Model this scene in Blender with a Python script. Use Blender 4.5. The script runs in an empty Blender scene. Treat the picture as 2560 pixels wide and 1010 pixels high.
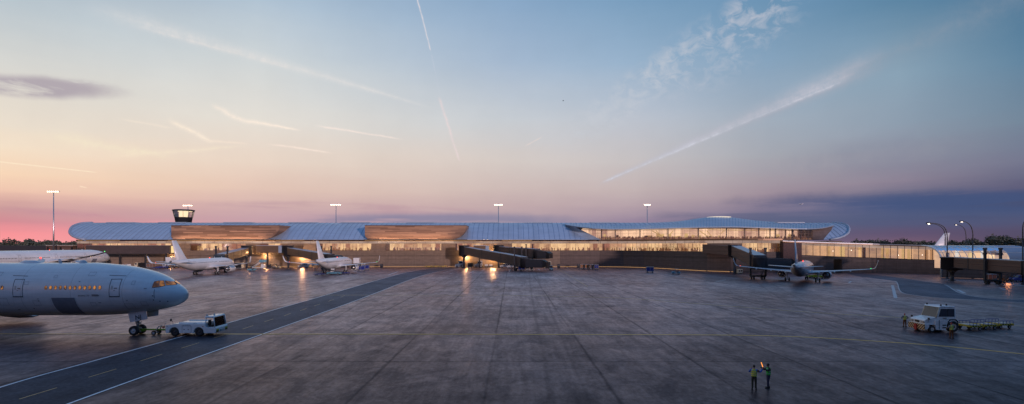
import bpy, bmesh, math, random
from mathutils import Vector, Matrix
random.seed(7)
PI = math.pi
S = bpy.context.scene
COL = S.collection
H = 10.6          # camera height (m)
F = 1270.0        # focal length of the photograph in its own pixels
YH = 612.0        # horizon row
def gp(px, py):
    d = F*H/(py-YH); return ((px-1280)/F*d, d)
def xat(px, d): return (px-1280)/F*d
def zat(py, d): return H-(py-YH)/F*d

# ------------------------------------------------------------------ materials
def new_mat(name):
    m = bpy.data.materials.new(name); m.use_nodes = True
    nt = m.node_tree; b = nt.nodes['Principled BSDF']; return m, nt, b
def mat(name, col, rough=.5, metal=0, var=.12, scale=1.5, emit=None, es=0, coat=0, bump=0, bscale=20):
    m, nt, b = new_mat(name)
    b.inputs['Roughness'].default_value = rough; b.inputs['Metallic'].default_value = metal
    b.inputs['Coat Weight'].default_value = coat
    if emit:
        b.inputs['Emission Color'].default_value = (*emit, 1); b.inputs['Emission Strength'].default_value = es
    if var:
        tc = nt.nodes.new('ShaderNodeTexCoord'); n = nt.nodes.new('ShaderNodeTexNoise')
        n.inputs['Scale'].default_value = scale; n.inputs['Detail'].default_value = 6; n.inputs['Roughness'].default_value = .65
        nt.links.new(tc.outputs['Object'], n.inputs['Vector'])
        mr = nt.nodes.new('ShaderNodeMapRange'); mr.inputs['From Min'].default_value = .3; mr.inputs['From Max'].default_value = .7
        mr.inputs['To Min'].default_value = 1-var; mr.inputs['To Max'].default_value = 1+var*.6
        nt.links.new(n.outputs['Fac'], mr.inputs['Value'])
        mx = nt.nodes.new('ShaderNodeMix'); mx.data_type = 'RGBA'; mx.blend_type = 'MULTIPLY'; mx.inputs[0].default_value = 1
        mx.inputs[6].default_value = (*col, 1); nt.links.new(mr.outputs[0], mx.inputs[7]); nt.links.new(mx.outputs[2], b.inputs['Base Color'])
        if bump:
            n2 = nt.nodes.new('ShaderNodeTexNoise'); n2.inputs['Scale'].default_value = bscale; n2.inputs['Detail'].default_value = 4
            nt.links.new(tc.outputs['Object'], n2.inputs['Vector'])
            bp = nt.nodes.new('ShaderNodeBump'); bp.inputs['Strength'].default_value = bump; bp.inputs['Distance'].default_value = .05
            nt.links.new(n2.outputs['Fac'], bp.inputs['Height']); nt.links.new(bp.outputs[0], b.inputs['Normal'])
    else:
        b.inputs['Base Color'].default_value = (*col, 1)
    return m
class NT:
    """tiny helper for node maths"""
    def __init__(s, nt): s.nt = nt
    def n(s, t, **k):
        x = s.nt.nodes.new(t)
        for a, v in k.items(): setattr(x, a, v)
        return x
    def link(s, a, b): s.nt.links.new(a, b)
    def m(s, op, a, b=None, c=None, clamp=False):
        x = s.nt.nodes.new('ShaderNodeMath'); x.operation = op; x.use_clamp = clamp
        for i, v in enumerate((a, b, c)):
            if v is None: continue
            if isinstance(v, (int, float)): x.inputs[i].default_value = v
            else: s.nt.links.new(v, x.inputs[i])
        return x.outputs[0]
    def mr(s, v, a, b, c, d, typ='LINEAR'):
        x = s.nt.nodes.new('ShaderNodeMapRange'); x.interpolation_type = typ
        s.nt.links.new(v, x.inputs['Value'])
        for k, w in zip(('From Min', 'From Max', 'To Min', 'To Max'), (a, b, c, d)): x.inputs[k].default_value = w
        return x.outputs[0]
    def mix(s, f, a, b, blend='MIX'):
        x = s.nt.nodes.new('ShaderNodeMix'); x.data_type = 'RGBA'; x.blend_type = blend
        for i, v in ((0, f), (6, a), (7, b)):
            if isinstance(v, (int, float)): x.inputs[i].default_value = v
            elif isinstance(v, tuple): x.inputs[i].default_value = (*v, 1) if len(v) == 3 else v
            else: s.nt.links.new(v, x.inputs[i])
        return x.outputs[2]
    def noise(s, vec, scale, detail=4, rough=.55, dist=0):
        x = s.nt.nodes.new('ShaderNodeTexNoise'); x.inputs['Scale'].default_value = scale
        x.inputs['Detail'].default_value = detail; x.inputs['Roughness'].default_value = rough; x.inputs['Distortion'].default_value = dist
        s.nt.links.new(vec, x.inputs['Vector']); return x.outputs['Fac']
    def vscale(s, vec, sc):
        x = s.nt.nodes.new('ShaderNodeMapping'); x.inputs['Scale'].default_value = sc
        s.nt.links.new(vec, x.inputs['Vector']); return x.outputs[0]
def lin(r, g, b):
    f = lambda c: (c/255/12.92) if c <= 10 else ((c/255+.055)/1.055)**2.4
    return (f(r), f(g), f(b))

M = {}
def plane_paint(name, pitch):
    m, nt, b = new_mat(name); q = NT(nt)
    tc = q.n('ShaderNodeTexCoord').outputs['Object']
    n = q.noise(q.vscale(tc, (.25, 1, 2)), 1.2, 6, .65)
    f = q.mr(n, .3, .7, .86, 1.03)
    sx = q.n('ShaderNodeSeparateXYZ'); q.link(tc, sx.inputs[0])
    w = q.m('PINGPONG', sx.outputs[0], pitch/2)
    ln = q.mr(w, 0, .04, .58, 1)
    w2 = q.m('PINGPONG', sx.outputs[2], .93); ln2 = q.mr(w2, 0, .02, .76, 1)
    streak = q.mr(q.noise(q.vscale(tc, (2.2, .3, .12)), 1.5, 5, .7), .25, .75, .93, 1.03)
    tot = q.m('MULTIPLY', q.m('MULTIPLY', f, ln), q.m('MULTIPLY', ln2, streak))
    q.link(q.mix(1., (.74, .75, .77), tot, 'MULTIPLY'), b.inputs['Base Color'])
    b.inputs['Roughness'].default_value = .33; b.inputs['Coat Weight'].default_value = .5; b.inputs['Coat Roughness'].default_value = .12
    return m
M['fus'] = plane_paint('fuselage_paint', 5.6)
M['wing'] = mat('wing_grey', (.55, .57, .6), .38, 0, .1, .6)
M['white'] = mat('white_paint', (.78, .78, .77), .35, 0, .12, 2, coat=.3)
M['white_s'] = mat('white_vehicle_paint', (.72, .72, .72), .35, 0, .25, 3, coat=.4)
M['cream'] = mat('cream_paint', (.62, .56, .42), .5, 0, .2, 3)
M['metal'] = mat('bare_metal', (.5, .5, .52), .3, .9, .15, 4)
M['strut'] = mat('strut_paint', (.42, .43, .45), .45, .2, .2, 4)
M['tyre'] = mat('tyre_rubber', (.022, .022, .024), .75, 0, .3, 6)
M['dark'] = mat('dark_metal', (.035, .035, .042), .5, .2, .25, 3)
M['black'] = mat('black_plastic', (.012, .012, .014), .45, 0, .2, 5)
M['line'] = mat('panel_gap', (.03, .035, .05), .7, 0, 0)
M['grey'] = mat('grey_panel', (.2, .215, .26), .5, 0, .15, 2)
M['blue'] = mat('blue_tarpaulin', (.015, .03, .22), .5, 0, .35, 4, bump=.4, bscale=3)
M['bluem'] = mat('blue_steel', (.03, .05, .25), .4, .1, .25, 4)
M['cyan'] = mat('pale_blue_paint', (.13, .32, .42), .4, 0, .25, 4)
M['orange'] = mat('orange_tarpaulin', (.45, .17, .05), .6, 0, .35, 4)
M['brown'] = mat('brown_tarpaulin', (.2, .11, .08), .6, 0, .3, 4)
M['yellow'] = mat('yellow_steel', (.5, .36, .03), .45, .1, .3, 5)
M['lime'] = mat('lime_steel', (.22, .42, .03), .42, .1, .25, 4)
M['red'] = mat('red_paint', (.35, .02, .015), .4, 0, .25, 4)
M['skin'] = mat('skin', (.35, .17, .1), .55, 0, .1, 10)
M['skin_d'] = mat('dark_skin', (.06, .03, .02), .5, 0, .1, 10)
M['hair'] = mat('black_hair', (.008, .007, .007), .6, 0, .3, 40)
M['shirt_b'] = mat('blue_shirt', (.02, .09, .4), .8, 0, .2, 12)
M['shirt_k'] = mat('black_jacket', (.008, .008, .012), .8, 0, .2, 12)
M['shirt_g'] = mat('grey_jacket', (.12, .13, .16), .8, 0, .2, 12)
M['trous_g'] = mat('dark_green_trousers', (.02, .024, .018), .85, 0, .25, 10)
M['trous_b'] = mat('navy_trousers', (.012, .016, .06), .85, 0, .25, 10)
M['trous_o'] = mat('brown_trousers', (.12, .045, .015), .85, 0, .25, 10)
M['seat'] = mat('seat_vinyl', (.03, .022, .02), .6, 0, .2, 10)
def stripes(name, a, b_, pitch, axis='xz', ratio=.5, rough=.5):
    m, nt, b = new_mat(name); q = NT(nt)
    tc = q.n('ShaderNodeTexCoord').outputs['Object']; sx = q.n('ShaderNodeSeparateXYZ'); q.link(tc, sx.inputs[0])
    o = {'x': 0, 'y': 1, 'z': 2}
    if axis == 'yzm':
        v = q.m('SUBTRACT', q.m('ABSOLUTE', sx.outputs[1]), sx.outputs[2])
    elif len(axis) == 1: v = sx.outputs[o[axis]]
    else: v = q.m('ADD', sx.outputs[o[axis[0]]], sx.outputs[o[axis[1]]])
    w = q.m('FRACT', q.m('DIVIDE', q.m('ADD', v, 500.), pitch))
    s = q.m('GREATER_THAN', w, ratio)
    nz = q.mr(q.noise(tc, 6, 5), .3, .7, .75, 1.1)
    q.link(q.mix(1., q.mix(s, a, b_), nz, 'MULTIPLY'), b.inputs['Base Color']); b.inputs['Roughness'].default_value = rough
    return m
M['hazard'] = stripes('hazard_stripes', (.62, .38, .18), (.015, .015, .015), .36, 'yzm')
M['hazard_y'] = stripes('yellow_black_stripes', (.5, .42, .03), (.012, .012, .012), .34, 'xz')
M['vest_y'] = stripes('yellow_reflective_vest', (.5, .55, .04), (.2, .24, .28), .16, 'z', .72, .7)
M['vest_g'] = stripes('green_reflective_vest', (.02, .5, .05), (.18, .22, .3), .16, 'z', .72, .7)
def emis(name, col, s): 
    m = bpy.data.materials.new(name); m.use_nodes = True; nt = m.node_tree; nt.nodes.clear()
    e = nt.nodes.new('ShaderNodeEmission'); e.inputs[0].default_value = (*col, 1); e.inputs[1].default_value = s
    o = nt.nodes.new('ShaderNodeOutputMaterial'); nt.links.new(e.outputs[0], o.inputs[0]); return m
M['lamp'] = emis('floodlight_lens', (1, .74, .5), 11)
M['lamp_s'] = emis('street_lamp_lens', (1, .85, .7), 5)
M['e_red'] = emis('red_beacon', (1, .06, .03), 4)
M['e_green'] = emis('green_navigation_light', (.1, 1, .25), 3)
M['e_amber'] = emis('glowing_wand', (1, .33, .06), 1.6)
M['strip'] = emis('warm_light_strip', (1, .55, .25), 1.0)
M['skyl'] = emis('skylight_glow', (1, .84, .7), .95)
M['skylm'] = emis('skylight_soft', (.9, .8, .8), .35)
M['skylc'] = emis('skylight_cool', (.62, .72, .9), .42)
M['e_head'] = emis('cool_truck_lamp', (.6, .85, 1), 1.5)
def glow_pane(name, cols, sc, strength, sh=(1, 1, 1)):
    m, nt, b = new_mat(name); q = NT(nt)
    g = q.n('ShaderNodeTexCoord').outputs['Object']
    n = q.noise(q.vscale(g, sh), sc, 3, .6)
    r = q.n('ShaderNodeValToRGB'); r.color_ramp.elements[0].position = .36; r.color_ramp.elements[1].position = .64
    r.color_ramp.elements[0].color = (*cols[0], 1); r.color_ramp.elements[1].color = (*cols[1], 1)
    q.link(n, r.inputs[0]); q.link(r.outputs[0], b.inputs['Emission Color']); b.inputs['Emission Strength'].default_value = strength
    b.inputs['Base Color'].default_value = (.03, .02, .015, 1); b.inputs['Roughness'].default_value = .12
    return m
M['cabin'] = glow_pane('lit_cabin_window', ((.02, .01, .008), (.85, .33, .07)), 1.9, .62)
M['cockpit'] = glow_pane('lit_cockpit_window', ((.06, .025, .01), (.9, .36, .07)), .75, .62)
M['darkpane'] = mat('dark_window_glass', (.01, .012, .016), .08, 0, 0)
M['vglass'] = mat('vehicle_glass', (.045, .045, .06), .06, 0, 0)
def glass_mat(name, tint, refl=.12, rough=.03):
    m = bpy.data.materials.new(name); m.use_nodes = True; nt = m.node_tree; nt.nodes.clear(); q = NT(nt)
    t = q.n('ShaderNodeBsdfTransparent'); t.inputs[0].default_value = (*tint, 1)
    g = q.n('ShaderNodeBsdfGlossy'); g.inputs['Roughness'].default_value = rough; g.inputs[0].default_value = (.9, .92, 1, 1)
    lw = q.n('ShaderNodeLayerWeight'); lw.inputs[0].default_value = .25
    f = q.mr(lw.outputs['Fresnel'], 0, 1, refl, 1)
    mx = q.n('ShaderNodeMixShader'); q.link(f, mx.inputs[0]); q.link(t.outputs[0], mx.inputs[1]); q.link(g.outputs[0], mx.inputs[2])
    o = q.n('ShaderNodeOutputMaterial'); q.link(mx.outputs[0], o.inputs[0]); return m
M['glass'] = glass_mat('facade_glass', (.86, .82, .8), .10)
M['glassb'] = glass_mat('vault_glass', (.85, .88, .9), .1)

# roof metal
def roof_mat():
    m, nt, b = new_mat('standing_seam_roof'); q = NT(nt)
    g = q.n('ShaderNodeNewGeometry').outputs['Position']
    n = q.noise(q.vscale(g, (.12, .5, .5)), 1, 5, .6)
    f = q.mr(n, .3, .7, .88, 1.05)
    sx = q.n('ShaderNodeSeparateXYZ'); q.link(g, sx.inputs[0])
    wn = q.n('ShaderNodeTexWhiteNoise'); wn.noise_dimensions = '1D'
    q.link(q.m('FLOOR', q.m('DIVIDE', sx.outputs[0], 2.4)), wn.inputs['W'])
    f2 = q.mr(wn.outputs['Value'], 0, 1, .93, 1.04)
    q.link(q.mix(1., (.38, .48, .61), q.m('MULTIPLY', f, f2), 'MULTIPLY'), b.inputs['Base Color'])
    b.inputs['Metallic'].default_value = .35; b.inputs['Roughness'].default_value = .42
    return m
M['roof'] = roof_mat()
M['seam'] = mat('roof_seam', (.24, .31, .42), .5, .2, 0)
M['frame_b'] = mat('bronze_frame', (.1, .06, .045), .5, .2, .1)
M['rim'] = mat('roof_rim', (.3, .37, .47), .6, .2, .08, .4)
def conc_mat(name, col):
    m, nt, b = new_mat(name); q = NT(nt)
    g = q.n('ShaderNodeNewGeometry').outputs['Position']; sx = q.n('ShaderNodeSeparateXYZ'); q.link(g, sx.inputs[0])
    board = q.n('ShaderNodeTexWhiteNoise'); board.noise_dimensions = '1D'; q.link(q.m('FLOOR', q.m('MULTIPLY', sx.outputs[2], 3.2)), board.inputs['W'])
    bz = q.mr(board.outputs['Value'], 0, 1, .82, 1.1)
    jz = q.mr(q.m('PINGPONG', sx.outputs[0], 2.3), 0, .06, .55, 1)
    n = q.mr(q.noise(q.vscale(g, (.35, .35, 1.2)), 1, 7, .7), .3, .7, .7, 1.15)
    n2 = q.mr(q.noise(q.vscale(g, (1.5, 1.5, .15)), 1, 4, .6), .3, .7, .85, 1.08)
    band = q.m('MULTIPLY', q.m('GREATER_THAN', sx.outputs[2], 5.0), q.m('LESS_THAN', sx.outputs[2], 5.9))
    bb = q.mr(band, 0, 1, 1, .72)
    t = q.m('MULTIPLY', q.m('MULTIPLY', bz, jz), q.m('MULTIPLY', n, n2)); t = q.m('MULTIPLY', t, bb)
    q.link(q.mix(1., col, t, 'MULTIPLY'), b.inputs['Base Color']); b.inputs['Roughness'].default_value = .7
    return m
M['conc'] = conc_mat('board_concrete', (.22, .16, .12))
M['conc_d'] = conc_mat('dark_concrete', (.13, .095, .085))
def brickm():
    m, nt, b = new_mat('dark_brick'); q = NT(nt)
    g = q.n('ShaderNodeTexCoord').outputs['Object']
    br = q.n('ShaderNodeTexBrick'); br.inputs['Scale'].default_value = 2.2
    mp = q.n('ShaderNodeMapping'); mp.inputs['Rotation'].default_value = (PI/2, 0, 0); q.link(g, mp.inputs[0]); q.link(mp.outputs[0], br.inputs[0])
    br.inputs[1].default_value = (.14, .07, .06, 1); br.inputs[2].default_value = (.05, .03, .035, 1); br.inputs[3].default_value = (.03, .025, .03, 1)
    q.link(br.outputs[0], b.inputs['Base Color']); b.inputs['Roughness'].default_value = .8; return m
M['brick'] = brickm()
def woodm(name, c1, c2, ln=9., hz=.55):
    m, nt, b = new_mat(name); q = NT(nt)
    g = q.n('ShaderNodeNewGeometry').outputs['Position']; sx = q.n('ShaderNodeSeparateXYZ'); q.link(g, sx.inputs[0])
    row = q.m('FLOOR', q.m('DIVIDE', sx.outputs[2], hz))
    off = q.m('MULTIPLY', q.m('FRACT', q.m('MULTIPLY', row, .618)), ln)
    colm = q.m('FLOOR', q.m('DIVIDE', q.m('ADD', sx.outputs[0], off), ln))
    cv = q.n('ShaderNodeCombineXYZ'); q.link(row, cv.inputs[0]); q.link(colm, cv.inputs[1])
    wn = q.n('ShaderNodeTexWhiteNoise'); wn.noise_dimensions = '3D'; q.link(cv.outputs[0], wn.inputs['Vector'])
    gap = q.mr(q.m('FRACT', q.m('DIVIDE', sx.outputs[2], hz)), 0, .14, .4, 1)
    gr = q.mr(q.noise(q.vscale(g, (.4, .4, 14)), 1, 4), .3, .7, .8, 1.1)
    c = q.mix(wn.outputs['Value'], c1, c2)
    q.link(q.mix(1., c, q.m('MULTIPLY', gap, gr), 'MULTIPLY'), b.inputs['Base Color']); b.inputs['Roughness'].default_value = .55
    return m
M['wood'] = woodm('timber_cladding', (.17, .095, .06), (.42, .25, .16))
M['bridgewood'] = woodm('brown_bridge_cladding', (.085, .05, .04), (.15, .085, .065), 5, .3)
def corr(name, col):
    m, nt, b = new_mat(name); q = NT(nt)
    g = q.n('ShaderNodeTexCoord').outputs['Object']; sx = q.n('ShaderNodeSeparateXYZ'); q.link(g, sx.inputs[0])
    w = q.mr(q.m('PINGPONG', sx.outputs[0], .3), 0, .3, .82, 1.06)
    n = q.mr(q.noise(g, .8, 5), .3, .7, .85, 1.1)
    q.link(q.mix(1., col, q.m('MULTIPLY', w, n), 'MULTIPLY'), b.inputs['Base Color']); b.inputs['Roughness'].default_value = .5; b.inputs['Metallic'].default_value = .15
    return m
M['bridge'] = corr('bridge_cladding', (.085, .06, .055)); M['bridge_l'] = corr('bridge_cladding_warm', (.16, .1, .06))
M['bridgetop'] = mat('bridge_roof', (.42, .45, .5), .4, .3, .12, .5)
def interior(name, c1, c2, s, bw=2.2):  # room light is painted as an uneven glow of the surfaces
    m = bpy.data.materials.new(name); m.use_nodes = True; nt = m.node_tree; nt.nodes.clear(); q = NT(nt)
    g = q.n('ShaderNodeNewGeometry').outputs['Position']; sx = q.n('ShaderNodeSeparateXYZ'); q.link(g, sx.inputs[0])
    wn = q.n('ShaderNodeTexWhiteNoise'); wn.noise_dimensions = '1D'; q.link(q.m('FLOOR', q.m('DIVIDE', sx.outputs[0], bw)), wn.inputs['W'])
    n = q.noise(q.vscale(g, (.22, .22, .5)), 1, 4, .6)
    wn2 = q.n('ShaderNodeTexWhiteNoise'); wn2.noise_dimensions = '1D'; q.link(q.m('FLOOR', q.m('DIVIDE', sx.outputs[0], bw*4.3)), wn2.inputs['W'])
    f = q.m('ADD', q.m('MULTIPLY', wn.outputs['Value'], .3), q.m('ADD', q.m('MULTIPLY', wn2.outputs['Value'], .35), q.m('MULTIPLY', n, .5)))
    f = q.mr(f, .36, .74, 0, 1)
    e = q.n('ShaderNodeEmission'); q.link(q.mix(f, c1, c2), e.inputs[0]); e.inputs[1].default_value = s
    o = q.n('ShaderNodeOutputMaterial'); q.link(e.outputs[0], o.inputs[0]); return m
M['room'] = interior('lit_hall_wall', (.34, .15, .09), (1., .68, .36), 1.5)
M['room2'] = interior('lit_lounge_wall', (.42, .24, .18), (1., .68, .44), 1.8, 2.2)
M['room3'] = interior('lit_link_wall', (.34, .22, .18), (1., .6, .32), 1.2, 3.4)
M['ceil'] = interior('interior_glow', (.5, .25, .1), (1., .68, .3), 1.1, 2.9)  # glow put on ceilings, and on struts, columns and a door
M['fasciag'] = glow_pane('glowing_fascia_glass', ((.3, .19, .15), (.5, .36, .3)), .12, .75, (1, 1, 2))  # pale pink is a glow put into the glass, no lamp behind
M['soffit'] = mat('bronze_fascia', (.2, .12, .07), .35, .5, .3, .15)
M['frame'] = mat('window_frame', (.04, .03, .03), .5, .1, .1)
M['crowd'] = mat('glowing_crowd_clothes', (.4, .22, .17), .8, 0, .6, .8, emit=(1, .45, .25), es=.12)  # faint glow put into the clothes in place of hall light
M['crowd2'] = mat('glowing_furniture', (.5, .36, .28), .7, 0, .4, .8, emit=(1, .5, .25), es=.25)  # seats and counters carry a warm glow of their own too
M['column'] = mat('pale_column', (.55, .5, .46), .5, 0, .1, .5)
M['bark'] = mat('bark', (.04, .03, .025), .9, 0, .3, 3)
def leafm(name, a, b_):
    m, nt, b = new_mat(name); q = NT(nt)
    g = q.n('ShaderNodeTexCoord').outputs['Object']
    f = q.mr(q.noise(g, .35, 5, .7), .35, .65, 0, 1)
    q.link(q.mix(f, a, b_), b.inputs['Base Color']); b.inputs['Roughness'].default_value = .8; return m
M['leaf'] = leafm('leaves', (.04, .052, .04), (.1, .11, .085))

# ------------------------------------------------------------------ mesh helpers
class MB:
    def __init__(s): s.bm = bmesh.new()
    def box(s, x0, x1, y0, y1, z0, z1, mi=0, mtx=None):
        vs = [s.bm.verts.new((x, y, z)) for x in (x0, x1) for y in (y0, y1) for z in (z0, z1)]
        if mtx is not None:
            for v in vs: v.co = mtx @ v.co
        for f in ((0, 1, 3, 2), (4, 6, 7, 5), (0, 4, 5, 1), (2, 3, 7, 6), (0, 2, 6, 4), (1, 5, 7, 3)):
            fc = s.bm.faces.new([vs[i] for i in f]); fc.material_index = mi
        return s
    def hexa(s, lo, hi, mi=0):
        """lo, hi: two quads (4 pts each) joined"""
        a = [s.bm.verts.new(p) for p in lo]; b = [s.bm.verts.new(p) for p in hi]
        fs = [s.bm.faces.new(a[::-1]), s.bm.faces.new(b)]
        for i in range(4): fs.append(s.bm.faces.new((a[i], a[(i+1) % 4], b[(i+1) % 4], b[i])))
        for f in fs: f.material_index = mi
        return s
    def loft(s, rings, cap0=True, cap1=True, mi=0, closed=True, smooth=True):
        R = [[s.bm.verts.new(p) for p in r] for r in rings]; n = len(R[0])
        for a, b in zip(R[:-1], R[1:]):
            for i in range(n if closed else n-1):
                j = (i+1) % n
                f = s.bm.faces.new((a[i], a[j], b[j], b[i])); f.material_index = mi; f.smooth = smooth
        if cap0 and closed: f = s.bm.faces.new(R[0][::-1]); f.material_index = mi
        if cap1 and closed: f = s.bm.faces.new(R[-1]); f.material_index = mi
        return s
    def tube(s, pts, r, n=8, mi=0):
        pts = [Vector(p) for p in pts]; rs = r if isinstance(r, (list, tuple)) else [r]*len(pts); rings = []
        for i, p in enumerate(pts):
            d = (pts[min(i+1, len(pts)-1)]-pts[max(i-1, 0)]).normalized()
            u = d.cross(Vector((0, 0, 1)));  u = u if u.length > .05 else d.cross(Vector((0, 1, 0))); u.normalize(); v = d.cross(u)
            rings.append([p+u*math.cos(2*PI*k/n)*rs[i]+v*math.sin(2*PI*k/n)*rs[i] for k in range(n)])
        return s.loft(rings, mi=mi)
    def lathe(s, prof, axis='x', c=(0, 0, 0), n=24, mi=0, caps=False):
        rings = []
        for a, r in prof:
            ring = []
            for k in range(n):
                t = 2*PI*k/n; p = (a, r*math.sin(t), r*math.cos(t))
                if axis == 'y': p = (r*math.cos(t), a, r*math.sin(t))
                if axis == 'z': p = (r*math.cos(t), r*math.sin(t), a)
                ring.append((p[0]+c[0], p[1]+c[1], p[2]+c[2]))
            rings.append(ring)
        return s.loft(rings, caps, caps, mi)
    def prism(s, poly, y0, y1, mi=0, axis='y', smooth=False):
        """poly in (x,z) extruded along y (or (y,z) along x, or (x,y) along z)"""
        def P(a, b, h): return (a, h, b) if axis == 'y' else ((h, a, b) if axis == 'x' else (a, b, h))
        a = [s.bm.verts.new(P(p[0], p[1], y0)) for p in poly]; b = [s.bm.verts.new(P(p[0], p[1], y1)) for p in poly]
        n = len(poly); fs = [s.bm.faces.new(a), s.bm.faces.new(b[::-1])]
        for i in range(n):
            f = s.bm.faces.new((a[i], b[i], b[(i+1) % n], a[(i+1) % n])); f.smooth = smooth; fs.append(f)
        for f in fs: f.material_index = mi
        return s
    def quad(s, pts, mi=0):
        f = s.bm.faces.new([s.bm.verts.new(p) for p in pts]); f.material_index = mi; return s
    def grid(s, fn, nu, nv, mi=0, smooth=True):
        V = [[s.bm.verts.new(fn(i/nu, j/nv)) for j in range(nv+1)] for i in range(nu+1)]
        for i in range(nu):
            for j in range(nv):
                f = s.bm.faces.new((V[i][j], V[i+1][j], V[i+1][j+1], V[i][j+1])); f.smooth = smooth; f.material_index = mi
        return s
    def build(s, name, mats, parent=None, loc=None, bevel=0, fix=True):
        if fix: bmesh.ops.recalc_face_normals(s.bm, faces=s.bm.faces)
        if bevel:
            es = [e for e in s.bm.edges if len(e.link_faces) == 2 and e.calc_face_angle(0) > .6]
            bmesh.ops.bevel(s.bm, geom=es, offset=bevel, segments=2, affect='EDGES', profile=.6)
        me = bpy.data.meshes.new(name); s.bm.to_mesh(me); s.bm.free()
        for m in (mats if isinstance(mats, (list, tuple)) else [mats]): me.materials.append(M[m] if isinstance(m, str) else m)
        o = bpy.data.objects.new(name, me); COL.objects.link(o)
        if parent: o.parent = parent
        if loc: o.location = loc
        return o
def tag(o, label=None, cat=None, group=None, kind=None):
    if label: o['label'] = label
    if cat: o['category'] = cat
    if group: o['group'] = group
    if kind: o['kind'] = kind
    return o
def empty(name, loc, rz, label, cat, group=None):
    o = bpy.data.objects.new(name, None); COL.objects.link(o); o.location = loc; o.rotation_euler = (0, 0, rz)
    return tag(o, label, cat, group)
def copy_tree(o, loc=None, rz=None, label=None, parent=None, group=None):
    c = o.copy(); COL.objects.link(c)
    if parent: c.parent = parent
    if loc is not None: c.location = loc
    if rz is not None: c.rotation_euler = (0, 0, rz)
    if label: c['label'] = label
    if group: c['group'] = group
    for ch in list(o.children): copy_tree(ch, parent=c)
    return c
def text_mb(txt, size, shear=0):
    cu = bpy.data.curves.new('lettering', 'FONT'); cu.body = txt; cu.size = size; cu.shear = shear; cu.resolution_u = 3
    o = bpy.data.objects.new('lettering', cu); COL.objects.link(o); bpy.context.view_layer.update()
    me = o.to_mesh(); b = MB(); b.bm.from_mesh(me); o.to_mesh_clear(); bpy.data.objects.remove(o); bpy.data.curves.remove(cu)
    return b
# ------------------------------------------------------------------ airliners
NOSE = [(0, .0, -.0, .0, -.21), (.015, .065, -.085, .085, -.21), (.08, .165, -.225, .2, -.205), (.2, .27, -.33, .33, -.19), (.42, .41, -.44, .5, -.165), (.58, .517, -.49, .59, -.15),
        (.89, .715, -.565, .73, -.12), (1.28, .865, -.63, .85, -.075), (1.75, .995, -.69, .925, -.05), (2.26, 1.09, -.75, .965, -.03), (2.8, 1.15, -.785, .99, -.015), (3.4, 1.205, -.80, 1., .0)]
def fus_ring(s, L, R):
    """s: metres behind nose -> (half width, half height, centre offset)"""
    u = s/R
    if u < 3.4:
        for a, b in zip(NOSE[:-1], NOSE[1:]):
            if u <= b[0]:
                t = (u-a[0])/(b[0]-a[0]); g = [a[i]+(b[i]-a[i])*t for i in range(5)]; break
        zt, zb = g[1]-.21*(g[1] < 1.3), g[2]-.21
        zt = g[1]-.21; return g[3]*R, (zt-zb)/2*R, (zt+zb)/2*R+.01*R
    ts = L*.67
    if s <= ts: return R, 1.0025*R, .0*R+.0
    t = min(1, (s-ts)/(L-ts))
    k = 1-t**1.75
    top = 1-.16*t**2.2; bot = -1+1.62*t**1.35
    w = max(.13, k*.98+.02)
    return R*w, R*max(.13, (top-bot)/2), R*(top+bot)/2
def surf(s, z, L, R, side, off=.012):
    w, h, c = fus_ring(s, L, R); k = max(-1, min(1, (z-c)/h)); sn = math.sqrt(max(0, 1-k*k))
    n = Vector((0, sn/w, k/h)).normalized()
    return Vector((-s, side*(w*sn+n.y*off), z+n.z*off))
def patch(b, cs, L, R, side, off=.012, nu=3, nv=3, mi=0):
    """cs: 4 (s,z) corners"""
    def fn(u, v):
        a = [cs[0][i]*(1-u)*(1-v)+cs[1][i]*u*(1-v)+cs[2][i]*u*v+cs[3][i]*(1-u)*v for i in (0, 1)]
        return surf(a[0], a[1], L, R, side, off)
    b.grid(fn, nu, nv, mi)
def oval(b, s, z, ws, hz, L, R, side, off=.014, n=10, mi=0):
    pts = [surf(s+ws*math.cos(2*PI*k/n)*(1-.0), z+hz*math.sin(2*PI*k/n), L, R, side, off) for k in range(n)]
    b.quad(pts, mi)
def outline(b, cs, wd, L, R, side, off=.012, mi=0, nv=6):
    n = len(cs)
    cx = sum(c[0] for c in cs)/n; cz = sum(c[1] for c in cs)/n
    def inn(c):
        return (c[0]+(wd if c[0] < cx else -wd), c[1]+(wd if c[1] < cz else -wd))
    ins = [inn(c) for c in cs]
    for i in range(n):
        j = (i+1) % n; patch(b, [cs[i], cs[j], ins[j], ins[i]], L, R, side, off, nv, 1, mi)
def foil(c, xle, y, z, th=.12, tw=0, up=(0, 1)):
    """airfoil section points; up = (ny, nz) unit vector of thickness direction"""
    pts = []
    xs = [0, .02, .08, .2, .4, .65, 1]
    yt = [0, .35, .7, .95, 1., .62, .03]
    for x, t in zip(xs, yt): pts.append((x, t*.62))
    for x, t in list(zip(xs, yt))[-2:0:-1]: pts.append((x, -t*.38))
    return [Vector((-(xle+x*c), y+up[0]*t*th*c, z+up[1]*t*th*c)) for x, t in pts]
def wheel(par, x, y, z, r, w, rim='strut', name='wheel', side=1):
    b = MB(); b.lathe([(-w/2, r*.55), (-w/2, r*.86), (-w*.36, r*.97), (0, r), (w*.36, r*.97), (w/2, r*.86), (w/2, r*.55), (-w/2, r*.55)], 'y', n=20)
    t = b.build(name, 'tyre', par, (x, y, z))
    b = MB(); b.lathe([(-w*.42, 0.001), (-w*.45, r*.2), (-w*.34, r*.26), (-w*.3, r*.48), (-w*.46, r*.56), (w*.46, r*.56), (w*.3, r*.48), (w*.34, r*.26), (w*.45, r*.2), (w*.42, 0.001)], 'y', n=16)
    b.build('rim', rim, t); return t
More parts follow.
